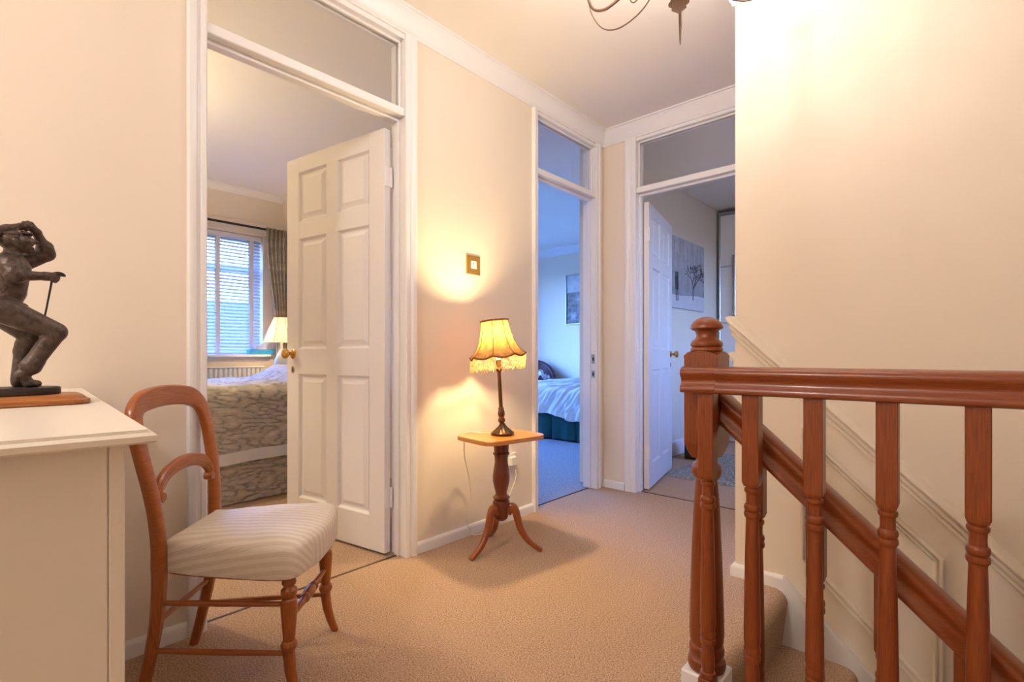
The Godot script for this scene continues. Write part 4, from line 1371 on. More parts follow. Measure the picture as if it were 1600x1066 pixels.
func table_lamp() -> void:
	var r := thing("table_lamp", "lit bronze table lamp with beaded gold fringe shade on the tripod table", "lamp", V(0.270, 0.5502, -1.772))
	var b := MB.new()
	var rings := []
	for q in [[0.052, 0.0, 0.0], [0.056, 0.003, 0.0], [0.056, 0.010, 0.0], [0.052, 0.014, 0.1], [0.043, 0.020, 1.0], [0.032, 0.029, 1.0], [0.021, 0.040, 1.0], [0.014, 0.050, 0.5], [0.012, 0.056, 0.0]]:
		var ring := PackedVector3Array()
		for i in 48:
			var a := TAU * i / 48
			var rr: float = q[0] * (1.0 + 0.05 * cos(a * 12.0) * q[2]) * (1.0 + 0.03 * cos(a * 6.0))
			ring.append(V(cos(a) * rr, q[1], sin(a) * rr))
		rings.append(ring)
	b.loft(rings)
	obj("base", b, M.antique, r)
	var lean := Transform3D(Basis(V(-0.6673, 0, -0.7446), deg_to_rad(-3.2)), Vector3.ZERO)   # leans a little along the wall
	var s := MB.new()
	s.lathe([Vector2(0.012, 0.05), Vector2(0.011, 0.058), Vector2(0.0165, 0.064), Vector2(0.0175, 0.072), Vector2(0.0145, 0.080), Vector2(0.012, 0.084), Vector2(0.0155, 0.092), Vector2(0.0175, 0.102), Vector2(0.0155, 0.114), Vector2(0.0125, 0.122), Vector2(0.0145, 0.126), Vector2(0.012, 0.130), Vector2(0.0095, 0.134), Vector2(0.0088, 0.300), Vector2(0.0115, 0.304), Vector2(0.015, 0.312), Vector2(0.0145, 0.322), Vector2(0.010, 0.328), Vector2(0.011, 0.334), Vector2(0.0125, 0.345), Vector2(0.012, 0.36)], 20, lean)
	obj("stem", s, M.lamp_metal, r)
	var tilt := Transform3D(Basis(V(-0.6673, 0, -0.7446), deg_to_rad(-6.0)), lean * V(0, 0.36, 0))
	var bu := MB.new()
	bu.lathe([Vector2(0.010, 0.0), Vector2(0.012, 0.06), Vector2(0.020, 0.085), Vector2(0.027, 0.115), Vector2(0.026, 0.135), Vector2(0.016, 0.152), Vector2(0.002, 0.158)], 16, tilt)
	var bo := obj("bulb", bu, M.bulb, r)
	lamp_light(bo, tilt * V(0, 0.125, 0), Color(1.0, 0.87, 0.64), TABLE_LAMP, 0.024)
	# bell shade of eight panels
	var prof := [[0.066, 0.190], [0.067, 0.180], [0.071, 0.150], [0.077, 0.120], [0.086, 0.088], [0.100, 0.058], [0.118, 0.036], [0.135, 0.022]]
	var ring_at := func(rad: float, y: float, off: float) -> PackedVector3Array:
		var ring := PackedVector3Array()
		for i in 48:
			var a := TAU * i / 48 + 0.2
			var w := cos(PI / 8) / cos(fposmod(a - 0.2, TAU / 8) - PI / 8)
			var sc := 0.0 if y > 0.05 else 0.012 * absf(sin((a - 0.2) * 4.0)) * (0.05 - y) / 0.03
			ring.append(tilt * V(cos(a) * (rad * lerpf(1.0, w, 0.75) + off), y - 0.0 - sc, sin(a) * (rad * lerpf(1.0, w, 0.75) + off)))
		return ring
	rings = []
	for q in prof:
		rings.append(ring_at.call(q[0], q[1], 0.0))
	var sh := MB.new()
	sh.loft(rings, false)
	var shade := obj("shade", sh, M.shade_cloth, r, 60.0)
	var tr := MB.new()
	for q in [[0.066, 0.188], [0.1355, 0.021]]:
		var ring: PackedVector3Array = ring_at.call(q[0], q[1], 0.001)
		var pts := Array(ring)
		pts.append(ring[0])
		tr.tube(pts, 0.0042, 6)
	for k in 8:
		var a := TAU * k / 8 + 0.2
		var pts := []
		for q in prof:
			pts.append(tilt * V(cos(a) * (q[0] + 0.001) * 0.995, q[1], sin(a) * (q[0] + 0.001) * 0.995))
		tr.tube(pts, 0.0016, 5)
	obj("braid", tr, M.shade_trim, shade)
	var fr := MB.new()
	var rn := RandomNumberGenerator.new()
	rn.seed = 77
	for i in 150:
		var a := TAU * i / 150
		var w := cos(PI / 8) / cos(fposmod(a - 0.2, TAU / 8) - PI / 8)
		var rad := 0.135 * lerpf(1.0, w, 0.75)
		var top := tilt * V(cos(a) * rad, 0.020 - 0.012 * absf(sin((a - 0.2) * 4.0)), sin(a) * rad)
		var len := rn.randf_range(0.050, 0.068)
		var n := 6
		for j in n:
			var p := top + V(rn.randf_range(-0.002, 0.002), -len * (j + 0.5) / n, rn.randf_range(-0.002, 0.002))
			var rr := 0.0011 if j < n - 1 else 0.0024
			fr.lathe([Vector2(rr * 0.3, -len / n * 0.52), Vector2(rr, -len / n * 0.2), Vector2(rr, len / n * 0.2), Vector2(rr * 0.3, len / n * 0.52)], 5, Transform3D(Basis(), p))
	var f := obj("beaded_fringe", fr, M.fringe, shade)
	tag(f, "", "", "", "stuff")
	# flex: over the table edge, down the wall to the floor and along to the socket
	var co := MB.new()
	co.tube(smooth_path([V(0.225, 0.556, -1.735), V(0.19, 0.556, -1.72), V(0.13, 0.556, -1.70), V(0.10, 0.545, -1.685), V(0.090, 0.49, -1.690), V(0.055, 0.42, -1.725), V(0.035, 0.30, -1.775), V(0.030, 0.20, -1.790), V(0.024, 0.11, -1.770), V(0.022, 0.03, -1.785), V(0.035, 0.006, -1.81), V(0.050, 0.006, -1.87), V(0.040, 0.02, -1.95), V(0.032, 0.12, -2.06), V(0.050, 0.24, -2.115), V(0.042, 0.29, -2.125)], 80).map(func(p): return p - V(0.270, 0.5502, -1.772)), 0.0028, 6)
	obj("flex", co, M.cable, r)

func wall_fittings() -> void:
	var r := thing("light_switch", "square brass switch plate on the wall above the table lamp", "switch", V(0, 1.404, -1.834), PI / 2)
	var b := MB.new()
	var rings := []
	for q in [[0.050, 0.0], [0.050, 0.004], [0.047, 0.0075], [0.043, 0.0085], [0.041, 0.007], [0.0405, 0.007]]:
		rings.append(PackedVector3Array([V(-q[0], -q[0], q[1]), V(q[0], -q[0], q[1]), V(q[0], q[0], q[1]), V(-q[0], q[0], q[1])]))
	b.loft(rings)
	obj("plate", b, M.brass, r, 20.0)
	obj("rocker", boxes([[V(-0.020, -0.020, 0.006), V(0.020, 0.020, 0.0115)]], 0.0025), M.white_plastic, r)
	var mk := MB.new()
	mk.box(V(-0.012, -0.002, 0.0114), V(0.001, 0.012, 0.0119))
	mk.box(V(-0.013, -0.006, 0.0114), V(0.013, -0.0045, 0.0119))
	obj("marking", mk, mat(Color(0.62, 0.62, 0.72), 0.6), r)
	for x in [-0.030, 0.030]:
		var s := MB.new()
		s.lathe([Vector2(0.004, 0), Vector2(0.004, 0.001), Vector2(0.0025, 0.0018)], 12, Transform3D(Basis(Vector3.RIGHT, Vector3.BACK, Vector3.DOWN), V(x, 0, 0.007)))
		obj("screw", s, M.brass, r)
	var w := thing("wall_socket", "white plug socket low on the wall behind the tripod table", "socket", V(0, 0.335, -2.125), PI / 2)
	obj("plate", boxes([[V(-0.043, -0.043, 0), V(0.043, 0.043, 0.009)]], 0.003), M.white_plastic, w)
	obj("plug", boxes([[V(-0.024, -0.028, 0.009), V(0.024, 0.026, 0.032)]], 0.006), M.white_plastic, w)

# ---------------------------------------------------------------- bedroom behind the first door
func bedroom_window() -> void:
	var z0 := -2.06
	var z1 := -0.50
	casement("window_1", V(-3.345, 0.935, z1), PI / 2, z1 - z0, 1.155, 2, "white bedroom window behind the venetian blind")
	var w := get_node("window_1")
	var bar := MB.new()
	bar.box(V(0.03, 0.80, -0.030), V(z1 - z0 - 0.03, 0.86, 0.030), 0.004)
	obj("transom", bar, M.trim, w)
	struct("trim_10", boxes([[V(-3.345, 0.915, z0 - 0.05), V(-3.125, 0.940, z1 + 0.05)]], 0.006), M.trim, "white window sill under the venetian blind", "window sill")
	# venetian blind
	var r := thing("venetian_blind", "white venetian blind with cloth tapes at the bedroom window", "blind", V(-3.250, 0, 0))
	obj("headrail", boxes([[V(-0.030, 2.045, z0 + 0.008), V(0.030, 2.086, z1 - 0.008)]], 0.003), M.tape, r)
	var sl := MB.new()
	var rings := []
	for z in [z0 + 0.012, z1 - 0.012]:
		var ring := PackedVector3Array()
		for i in 7:
			var t := -1.0 + i / 3.0
			ring.append(V(t * 0.019, 0.0022 * (1 - t * t), z))
		for i in 7:
			var t := 1.0 - i / 3.0
			ring.append(V(t * 0.019, 0.0022 * (1 - t * t) - 0.0014, z))
		rings.append(ring)
	sl.loft(rings)
	var slm := sl.mesh()
	var y := 2.030
	while y > 0.962:
		var o := put("slat", slm, M.slat, r)
		o.position.y = y
		o.rotation.z = deg_to_rad(-39.0)
		y -= 0.0315
	obj("bottom_rail", boxes([[V(-0.016, 0.944, z0 + 0.010), V(0.016, 0.956, z1 - 0.010)]], 0.003), M.slat, r)
	for z in [-0.75, -1.05, -1.365, -1.668, -1.965]:
		obj("ladder_tape", boxes([[V(0.017, 0.948, z - 0.019), V(0.0182, 2.046, z + 0.019)], [V(-0.0182, 0.948, z - 0.019), V(-0.017, 2.046, z + 0.019)]]), M.tape, r)
	var cd := MB.new()
	cd.tube([V(0.024, 2.04, -2.02), V(0.026, 1.6, -2.022), V(0.026, 1.15, -2.02)], 0.0016, 5)
	obj("pull_cord", cd, M.tape, r)
	# curtain track and curtain
	var t := MB.new()
	t.tube([V(-3.125, 2.152, -2.245), V(-3.125, 2.152, -0.2)], 0.011, 10)
	var tr := obj("curtain_rail", t, mat(Color(0.10, 0.07, 0.06), 0.4))
	tag(tr, "dark curtain rail above the bedroom window", "curtain rail")
	struct("trim_11", boxes([[V(-3.2, 2.175, -2.25), V(-3.185, 2.215, -0.1)], [V(-3.2, 2.10, -2.25), V(-3.190, 2.172, -0.1)]], 0.003), M.wall, "cream board above the bedroom window carrying the rail", "moulding")
	var c := MB.new()
	c.sheet(150, 40, func(u: float, v: float) -> Vector3:
		var yy := 2.165 - v * 1.90
		var pull := 0.085 * smoothstep(0.05, 0.55, v)
		var za := -2.045 - pull
		var gath := 1.0 - 0.25 * smoothstep(0.02, 0.08, v)
		var f := sin(u * TAU * 5.0 + 0.7 * sin(v * 3.0)) * (0.016 + 0.016 * v) * gath + sin(u * TAU * 15.0) * 0.010 * (1.0 - smoothstep(0.03, 0.10, v))
		return V(-3.095 + f + 0.012 * smoothstep(0.0, 0.02, v), yy, lerpf(za, -2.238, u)))
	var cu := obj("curtain", c, M.curtain, self, 60.0)
	tag(cu, "grey damask curtain gathered beside the venetian blind", "curtain")
	# tissue box on the sill
	var tb := thing("tissue_box", "bright blue tissue box on the bedroom window sill", "box", V(-3.165, 0.9405, -2.02))
	obj("carton", boxes([[V(-0.038, 0, -0.115), V(0.038, 0.048, 0.115)]], 0.002), M.cyan, tb)
	var ti := MB.new()
	ti.sheet(14, 10, func(u: float, v: float) -> Vector3:
		var a := u * PI * 1.1 - 0.2
		return V(cos(a) * 0.02 * (1 - v * 0.2) + 0.008 * sin(u * 9.0) * v, 0.046 + v * 0.075 * (0.75 + 0.25 * sin(u * 7.0)), (u - 0.5) * (0.09 + 0.06 * v)))
	obj("tissue", ti, M.tissue, tb, 60.0)
	# radiator
	var ra := thing("radiator", "white ribbed radiator under the bedroom window", "radiator", V(-3.19, 0, -1.245))
	var rb := MB.new()
	var zz := -0.78
	while zz < 0.78:
		rb.box(V(0.03, 0.31, zz), V(0.085, 0.815, zz + 0.030), 0.008)
		rb.box(V(0.035, 0.31, zz + 0.030), V(0.070, 0.815, zz + 0.040))
		zz += 0.040
	obj("panel", rb, M.radiator, ra)
	obj("top_grille", boxes([[V(0.025, 0.812, -0.785), V(0.090, 0.830, 0.785)]], 0.006), M.radiator, ra)
	for z in [-0.6, 0.56]:
		obj("bracket", boxes([[V(0.001, 0.45, z), V(0.03, 0.6, z + 0.04)]]), M.radiator, ra)

func bedroom_things() -> void:
	var r := thing("quilted_bed", "bed under a ruched grey beige quilt by the bedroom window", "bed", V(-1.45, 0, -1.2))
	# local x: towards the door is +, z: foot +
	var n := FastNoiseLite.new()
	n.seed = 9
	n.frequency = 1.0
	n.fractal_octaves = 2
	obj("mattress", boxes([[V(-1.10, 0.30, -1.0), V(-0.03, 0.70, 0.95)]], 0.05), M.hem, r)
	obj("divan", boxes([[V(-1.08, 0.01, -1.0), V(-0.05, 0.30, 0.93)]], 0.02), M.hem, r)
	var q := MB.new()
	q.sheet(170, 110, func(u: float, v: float) -> Vector3:
		var z := lerpf(0.98, -1.02, u)
		# v runs from the near hem up and over to the far side
		var s := v * 1.95
		var p: Vector2
		if s < 0.36:
			p = Vector2(0.0, 0.325 + s)
		elif s < 0.36 + 0.094:
			var a := (s - 0.36) / 0.06
			p = Vector2(-0.06 + cos(a) * 0.06, 0.685 + sin(a) * 0.06)
		elif s < 1.52:
			p = Vector2(-0.06 - (s - 0.454), 0.745)
		else:
			p = Vector2(-1.126, 0.745 - (s - 1.52))
		var pil := 0.10 * smoothstep(-0.45, -0.75, z) * smoothstep(-0.05, -0.25, p.x)
		var wr := n.get_noise_3d(z * 7.0, s * 16.0, 0) * 0.011 + n.get_noise_3d(z * 22.0, s * 40.0, 3) * 0.004
		var side := 1.0 - smoothstep(0.30, 0.46, s)
		var fold := sin(z * 17.0 + s) * 0.008 * side * (1.0 - s / 0.46 * 0.6)
		var hemline := -0.014 * sin(z * 3.0) * side
		return V(p.x + (wr + fold + 0.012) * side, p.y + (wr + pil) * (1.0 - side) + hemline + 0.008 * n.get_noise_2d(z * 3.0, s * 3.0), z))
	obj("quilt", q, M.quilt, r, 60.0)
	var h := MB.new()
	h.sheet(120, 4, func(u: float, v: float) -> Vector3:
		var z := lerpf(0.98, -1.02, u)
		return V(0.018 + 0.010 * sin(z * 17.0) + 0.003 * sin(z * 120.0) * (1 - v), 0.262 + v * 0.072 - 0.014 * sin(z * 3.0), z))
	obj("quilt_border", h, M.hem, r, 60.0)
	var vl := MB.new()
	vl.sheet(140, 30, func(u: float, v: float) -> Vector3:
		var z := lerpf(0.95, -1.0, u)
		return V(-0.035 + n.get_noise_2d(z * 9.0, v * 6.0) * 0.010, 0.004 + v * 0.29, z))
	obj("valance", vl, M.quilt, r, 60.0)
	var hb := MB.new()
	hb.box(V(-1.10, 0.2, -1.045), V(0.0, 1.0, -1.025), 0.01)
	obj("headboard", hb, M.quilt, r)
	# bedside table and lamp
	var bt := thing("bedside_table", "white bedside table between quilted bed and window", "table", V(-2.80, 0, -2.06))
	obj("top", boxes([[V(-0.20, 0.575, -0.17), V(0.20, 0.60, 0.17)]], 0.004), M.white_lacquer, bt)
	obj("body", boxes([[V(-0.185, 0.06, -0.155), V(0.185, 0.575, 0.155)]], 0.003), M.white_lacquer, bt)
	var dr := obj("drawer", boxes([[V(0.185, 0.40, -0.145), V(0.198, 0.56, 0.145)]], 0.003), M.white_lacquer, bt)
	obj("knob", boxes([[V(0.198, 0.47, -0.012), V(0.215, 0.494, 0.012)]], 0.005), M.brass, dr)
	for x in [-0.16, 0.16]:
		for z in [-0.13, 0.13]:
			obj("leg", boxes([[V(x - 0.018, 0, z - 0.018), V(x + 0.018, 0.06, z + 0.018)]], 0.002), M.white_lacquer, bt)
	var bl := thing("bedside_lamp", "cream pleated bedside lamp in front of the grey curtain", "lamp", V(-2.82, 0.6005, -2.07))
	var ba := MB.new()
	ba.lathe([Vector2(0.07, 0), Vector2(0.072, 0.01), Vector2(0.05, 0.02), Vector2(0.035, 0.05), Vector2(0.055, 0.12), Vector2(0.072, 0.20), Vector2(0.062, 0.28), Vector2(0.035, 0.34), Vector2(0.02, 0.37), Vector2(0.012, 0.39), Vector2(0.012, 0.46)], 24)
	obj("base", ba, mat(Color(0.72, 0.74, 0.72), 0.3), bl)
	var bb := MB.new()
	bb.lathe([Vector2(0.012, 0.46), Vector2(0.027, 0.50), Vector2(0.028, 0.525), Vector2(0.014, 0.555), Vector2(0.002, 0.56)], 14)
	var bo := obj("bulb", bb, M.bulb, bl)
	lamp_light(bo, V(0, 0.515, 0), Color(1.0, 0.86, 0.66), BEDSIDE, 0.025)
	var sh := MB.new()
	var rings := []
	for k in [[0.163, 0.455], [0.118, 0.565], [0.070, 0.680]]:
		var ring := PackedVector3Array()
		for i in 48:
			var a := TAU * i / 48
			var rr: float = k[0] * (1.0 - 0.035 * absf(sin(a * 4.0)))
			ring.append(V(cos(a) * rr, k[1], sin(a) * rr))
		rings.append(ring)
	sh.loft(rings, false)
	var shade := obj("shade", sh, M.shade_cream, bl, 40.0)
	var rib := MB.new()
	for k in 8:
		var a := TAU * k / 8
		rib.tube([V(cos(a) * 0.164, 0.455, sin(a) * 0.164), V(cos(a) * 0.071, 0.680, sin(a) * 0.071)], 0.0022, 5)
	obj("rib", rib, mat(Color(0.45, 0.37, 0.26), 0.7), shade)

	# pendant near the middle of the room, out of sight from the landing
	var pd := thing("pendant_lamp", "cream drum pendant hanging in the quilted bedroom", "ceiling lamp", V(-1.55, 0, -0.15))
	var fx := MB.new()
	fx.tube([V(0, CH - 0.001, 0), V(0, 2.03, 0)], 0.004, 6)
	obj("flex", fx, M.cable, pd)
	var pb := MB.new()
	pb.lathe([Vector2(0.014, 2.05), Vector2(0.016, 2.03), Vector2(0.032, 1.99), Vector2(0.030, 1.96), Vector2(0.002, 1.94)], 16)
	var po := obj("bulb", pb, M.bulb, pd)
	lamp_light(po, V(0, 1.985, 0), Color(1.0, 0.925, 0.74), BEDROOM_PENDANT, 0.03)
	var ps := MB.new()
	ps.lathe([Vector2(0.21, 1.82), Vector2(0.19, 2.02)], 36, Transform3D(), false)
	obj("shade", ps, M.shade_cream, pd)

# ---------------------------------------------------------------- bedroom behind the second door
func blue_bedroom() -> void:
	var n := FastNoiseLite.new()
	n.seed = 19
	n.frequency = 1.0
	n.fractal_octaves = 3
	var r := thing("duvet_bed", "bed with rumpled white duvet and teal pleated valance", "bed", V(-1.25, 0, -5.15))
	obj("mattress", boxes([[V(-1.0, 0.26, -0.68), V(1.02, 0.50, 0.66)]], 0.05), M.hem, r)
	obj("divan", boxes([[V(-1.0, 0.01, -0.68), V(1.02, 0.27, 0.64)]], 0.02), M.teal, r)
	var d := MB.new()
	d.sheet(200, 120, func(u: float, v: float) -> Vector3:
		var x := lerpf(-1.06, 0.98, u)
		var ragged := 0.07 * smoothstep(0.30, 0.75, x + 0.9) * (0.55 + 0.45 * sin(x * 9.0 + 1.0)) + 0.018 * sin(x * 42.0) * smoothstep(-0.1, 0.4, x)
		var drop := 0.225 + ragged
		var s := v * (drop + 1.65)
		var p: Vector2
		if s < drop:
			p = Vector2(0.70, 0.52 - drop + s)
		elif s < drop + 0.11:
			var a := (s - drop) / 0.07
			p = Vector2(0.63 + cos(a) * 0.07, 0.52 + sin(a) * 0.07)
		else:
			p = Vector2(0.63 - (s - drop - 0.11), 0.59)
		var side := 1.0 - smoothstep(drop - 0.05, drop + 0.10, s)
		var pil := 0.16 * smoothstep(0.20, 0.65, x) * smoothstep(0.45, 0.05, p.x) + 0.05 * smoothstep(0.9, 0.1, absf(x + 0.2)) * smoothstep(0.6, 0.0, p.x)
		var q := x * 3.2 + p.x * 2.4 - p.y * 2.6
		var cr := n.get_noise_2d(q * 2.2, (x - p.x) * 0.9 + p.y) * 0.030 + n.get_noise_2d(q * 6.0, (x - p.x) * 2.0) * 0.012
		var low := 1.0 - smoothstep(0.0, drop, s)
		var fold := sin(x * 21.0 + 2.0 * n.get_noise_1d(x * 2.0) * 3.0 + p.y * 7.0) * 0.022 * low
		return V(x, p.y + (cr + pil) * (1.0 - side), p.x + (cr * 0.8 + fold) * side + 0.01))
	obj("duvet", d, M.duvet, r, 60.0)
	var vl := MB.new()
	vl.sheet(220, 3, func(u: float, v: float) -> Vector3:
		var x := lerpf(-1.03, 1.03, u)
		var pleat := 0.012 * sin(x * 38.0) * (1.0 - v * 0.7) + 0.030 * exp(-pow(fposmod(x + 0.78, 0.34) - 0.17, 2.0) / 0.0004) * (1.0 - v * 0.5)
		return V(x, 0.010 + v * 0.30, 0.675 - pleat))
	obj("valance", vl, M.teal, r, 50.0)
	obj("headboard", boxes([[V(1.022, 0.1, -0.70), V(1.046, 0.95, 0.66)]], 0.01), M.teal, r)
	# tub chair with a cloth thrown on it
	var t := thing("tub_chair", "burgundy leather tub chair in the corner beyond the white duvet", "chair", V(-2.66, 0, -5.52), deg_to_rad(35))
	var sh := MB.new()
	var rings := []
	for i in 33:
		var a := deg_to_rad(lerpf(-25.0, 205.0, i / 32.0))
		var back := sin(clampf(a, 0, PI))
		var hh := 0.60 + 0.27 * back
		var ring := PackedVector3Array()
		var c := V(cos(a), 0, -sin(a))
		for k in [[0.33, 0.14], [0.355, 0.16], [0.36, hh - 0.03], [0.345, hh], [0.31, hh], [0.29, hh - 0.03], [0.275, 0.30], [0.27, 0.14]]:
			ring.append(c * k[0] + V(0, k[1], 0))
		rings.append(ring)
	sh.loft(rings)
	obj("backrest", sh, M.burgundy, t, 50.0)
	var se := MB.new()
	se.lathe([Vector2(0.27, 0.14), Vector2(0.285, 0.16), Vector2(0.285, 0.38), Vector2(0.27, 0.42), Vector2(0.20, 0.44), Vector2(0.01, 0.445)], 32)
	obj("seat", se, M.burgundy, t, 50.0)
	for x in [-0.2, 0.2]:
		for z in [-0.2, 0.2]:
			var l := MB.new()
			l.lathe([Vector2(0.013, 0), Vector2(0.022, 0.14)], 12, Transform3D(Basis(), V(x, 0, z)))
			obj("leg", l, M.walnut_dark, t)
	var cl := MB.new()
	cl.sheet(30, 24, func(u: float, v: float) -> Vector3:
		var x := (u - 0.5) * 0.46
		var z := (v - 0.5) * 0.36
		return V(x * 0.8, 0.05 + 0.20 * exp(-(x * x + z * z) * 14.0) + 0.09 * n.get_noise_2d(x * 9.0, z * 9.0) + 0.05, z + 0.03 * n.get_noise_2d(x * 8.0 + 9.0, z * 8.0)))
	var co := obj("crumpled_shirt", cl, M.tissue, self, 60.0)
	co.position = V(-2.56, 0.44, -5.42)
	tag(co, "crumpled white shirt lying in the burgundy tub chair", "shirt")
	# picture
	var p := thing("framed_picture", "silver framed grey print of feathery seed heads on the far bedroom wall", "picture", V(-2.02, 1.735, -5.998))
	var f := MB.new()
	for e in [[V(-0.37, 0.346, 0), V(0.37, 0.36, 0.03)], [V(-0.37, -0.36, 0), V(0.37, -0.346, 0.03)], [V(-0.37, -0.346, 0), V(-0.356, 0.346, 0.03)], [V(0.356, -0.346, 0), V(0.37, 0.346, 0.03)]]:
		f.box(e[0], e[1], 0.005)
	obj("frame", f, M.alu, p)
	var pr := MB.new()
	pr.sheet(1, 1, func(u: float, v: float) -> Vector3: return V(lerpf(-0.357, 0.357, u), lerpf(0.347, -0.347, v), 0.012), true)
	pr.flip(0)
	obj("print", pr, print_mat(seed_heads()), p, 0.0)
	obj("backing", boxes([[V(-0.345, -0.335, 0.001), V(0.345, 0.335, 0.010)]]), M.black, p)
	# uplighter that brightens the ceiling, just behind the door jamb
	var u := thing("floor_lamp", "slim steel uplighter at the foot of the duvet bed", "lamp", V(-2.75, 0, -4.15))
	var ub := MB.new()
	ub.lathe([Vector2(0.13, 0), Vector2(0.13, 0.012), Vector2(0.03, 0.024), Vector2(0.012, 0.035), Vector2(0.011, 1.72)], 24)
	obj("pole", ub, M.steel, u)
	var bowl := MB.new()
	bowl.lathe([Vector2(0.012, 1.71), Vector2(0.05, 1.715), Vector2(0.10, 1.745), Vector2(0.14, 1.80), Vector2(0.137, 1.80), Vector2(0.095, 1.752), Vector2(0.04, 1.728), Vector2(0.01, 1.726)], 28)
	obj("bowl", bowl, M.steel, u)
	var ubb := MB.new()
	ubb.lathe([Vector2(0.012, 1.728), Vector2(0.026, 1.745), Vector2(0.026, 1.765), Vector2(0.012, 1.785), Vector2(0.001, 1.788)], 14)
	var uo := obj("bulb", ubb, glow(Color(0.82, 0.90, 1.0), 4.0), u)
	lamp_light(uo, V(0, 1.76, 0), Color(0.72, 0.84, 1.0), 0.10, 0.024)

func print_mat(im: Image) -> StandardMaterial3D:
	var m := mat(Color(1, 1, 1), 0.6)
	m.albedo_texture = ImageTexture.create_from_image(im)
	return m

func line_px(im: Image, a: Vector2, b: Vector2, w: float, c: Color, alpha := 1.0) -> void:
	var n := int(a.distance_to(b)) * 2 + 2
	for i in n + 1:
		var p := a.lerp(b, float(i) / n)
		for y in range(int(p.y - w), int(p.y + w) + 1):
			for x in range(int(p.x - w), int(p.x + w) + 1):
				if x >= 0 and y >= 0 and x < im.get_width() and y < im.get_height() and Vector2(x, y).distance_to(p) <= w:
					im.set_pixel(x, y, im.get_pixel(x, y).lerp(c, alpha))

func seed_heads() -> Image:
	var im := Image.create(256, 256, false, Image.FORMAT_RGB8)
	var n := FastNoiseLite.new()
	n.seed = 3
	n.frequency = 0.02
	n.fractal_octaves = 4
	for y in 256:
		for x in 256:
			var g := 0.76 + 0.08 * n.get_noise_2d(x, y)
			if y > 96:
				g = 0.44 + 0.18 * n.get_noise_2d(x * 2.0, y * 2.0)
			elif y > 86:
				g = lerpf(g, 0.46, (y - 86) / 10.0)
			im.set_pixel(x, y, Color(g, g * 1.01, g * 1.03))
	var r := RandomNumberGenerator.new()
	r.seed = 12
	for h in [[70, 130, 34], [150, 120, 30], [110, 185, 40], [205, 170, 36], [40, 215, 28]]:
		for k in 90:
			var a := r.randf() * TAU
			var l: float = h[2] * r.randf_range(0.5, 1.0)
			line_px(im, Vector2(h[0], h[1]), Vector2(h[0], h[1]) + Vector2(cos(a), sin(a)) * l, 0.6, Color(0.72, 0.74, 0.77), 0.28)
	return im

func winter_tree() -> Image:
	# generic wintry print: grey wash with runs of paint, a bare tree, two standing figures, white ground
	var w := 256
	var h := 220
	var im := Image.create(w, h, false, Image.FORMAT_RGB8)
	var n := FastNoiseLite.new()
	n.seed = 44
	n.frequency = 0.03
	n.fractal_octaves = 3
	for y in h:
		for x in w:
			var run := n.get_noise_2d(x * 3.0, y * 0.12) * 0.16 * clampf(1.2 - y / 150.0, 0.0, 1.0)
			var g := 0.72 + run + 0.05 * n.get_noise_2d(x, y) - 0.10 * clampf(y / 170.0, 0, 1)
			var ground := 176.0 + 5.0 * sin(x * 0.02)
			if y > ground:
				g = 0.83 + 0.04 * n.get_noise_2d(x, y * 2.0)
			im.set_pixel(x, y, Color(g, g * 0.98, g))
	var r := RandomNumberGenerator.new()
	r.seed = 6
	var stack := [[Vector2(178, 186), -PI / 2, 34.0, 6.0, 0]]
	while stack.size():
		var s = stack.pop_back()
		var b: Vector2 = s[0] + Vector2(cos(s[1]), sin(s[1])) * s[2]
		line_px(im, s[0], b, maxf(s[3] * 0.5, 0.8), Color(0.22, 0.20, 0.22), 0.6)
		if s[4] < 6:
			for k in (3 if s[4] < 2 else 2):
				stack.append([b, s[1] + r.randf_range(-0.9, 0.9), s[2] * r.randf_range(0.62, 0.88), s[3] * 0.68, s[4] + 1])
	for x in [70, 80]:
		line_px(im, Vector2(x, 122), Vector2(x + 1, 160), 4.5, Color(0.07, 0.07, 0.08), 0.9)
		line_px(im, Vector2(x, 158), Vector2(x + 2, 196), 2.2, Color(0.08, 0.08, 0.09), 0.9)
		line_px(im, Vector2(x, 112), Vector2(x, 114), 4.0, Color(0.07, 0.07, 0.08), 0.9)
	return im

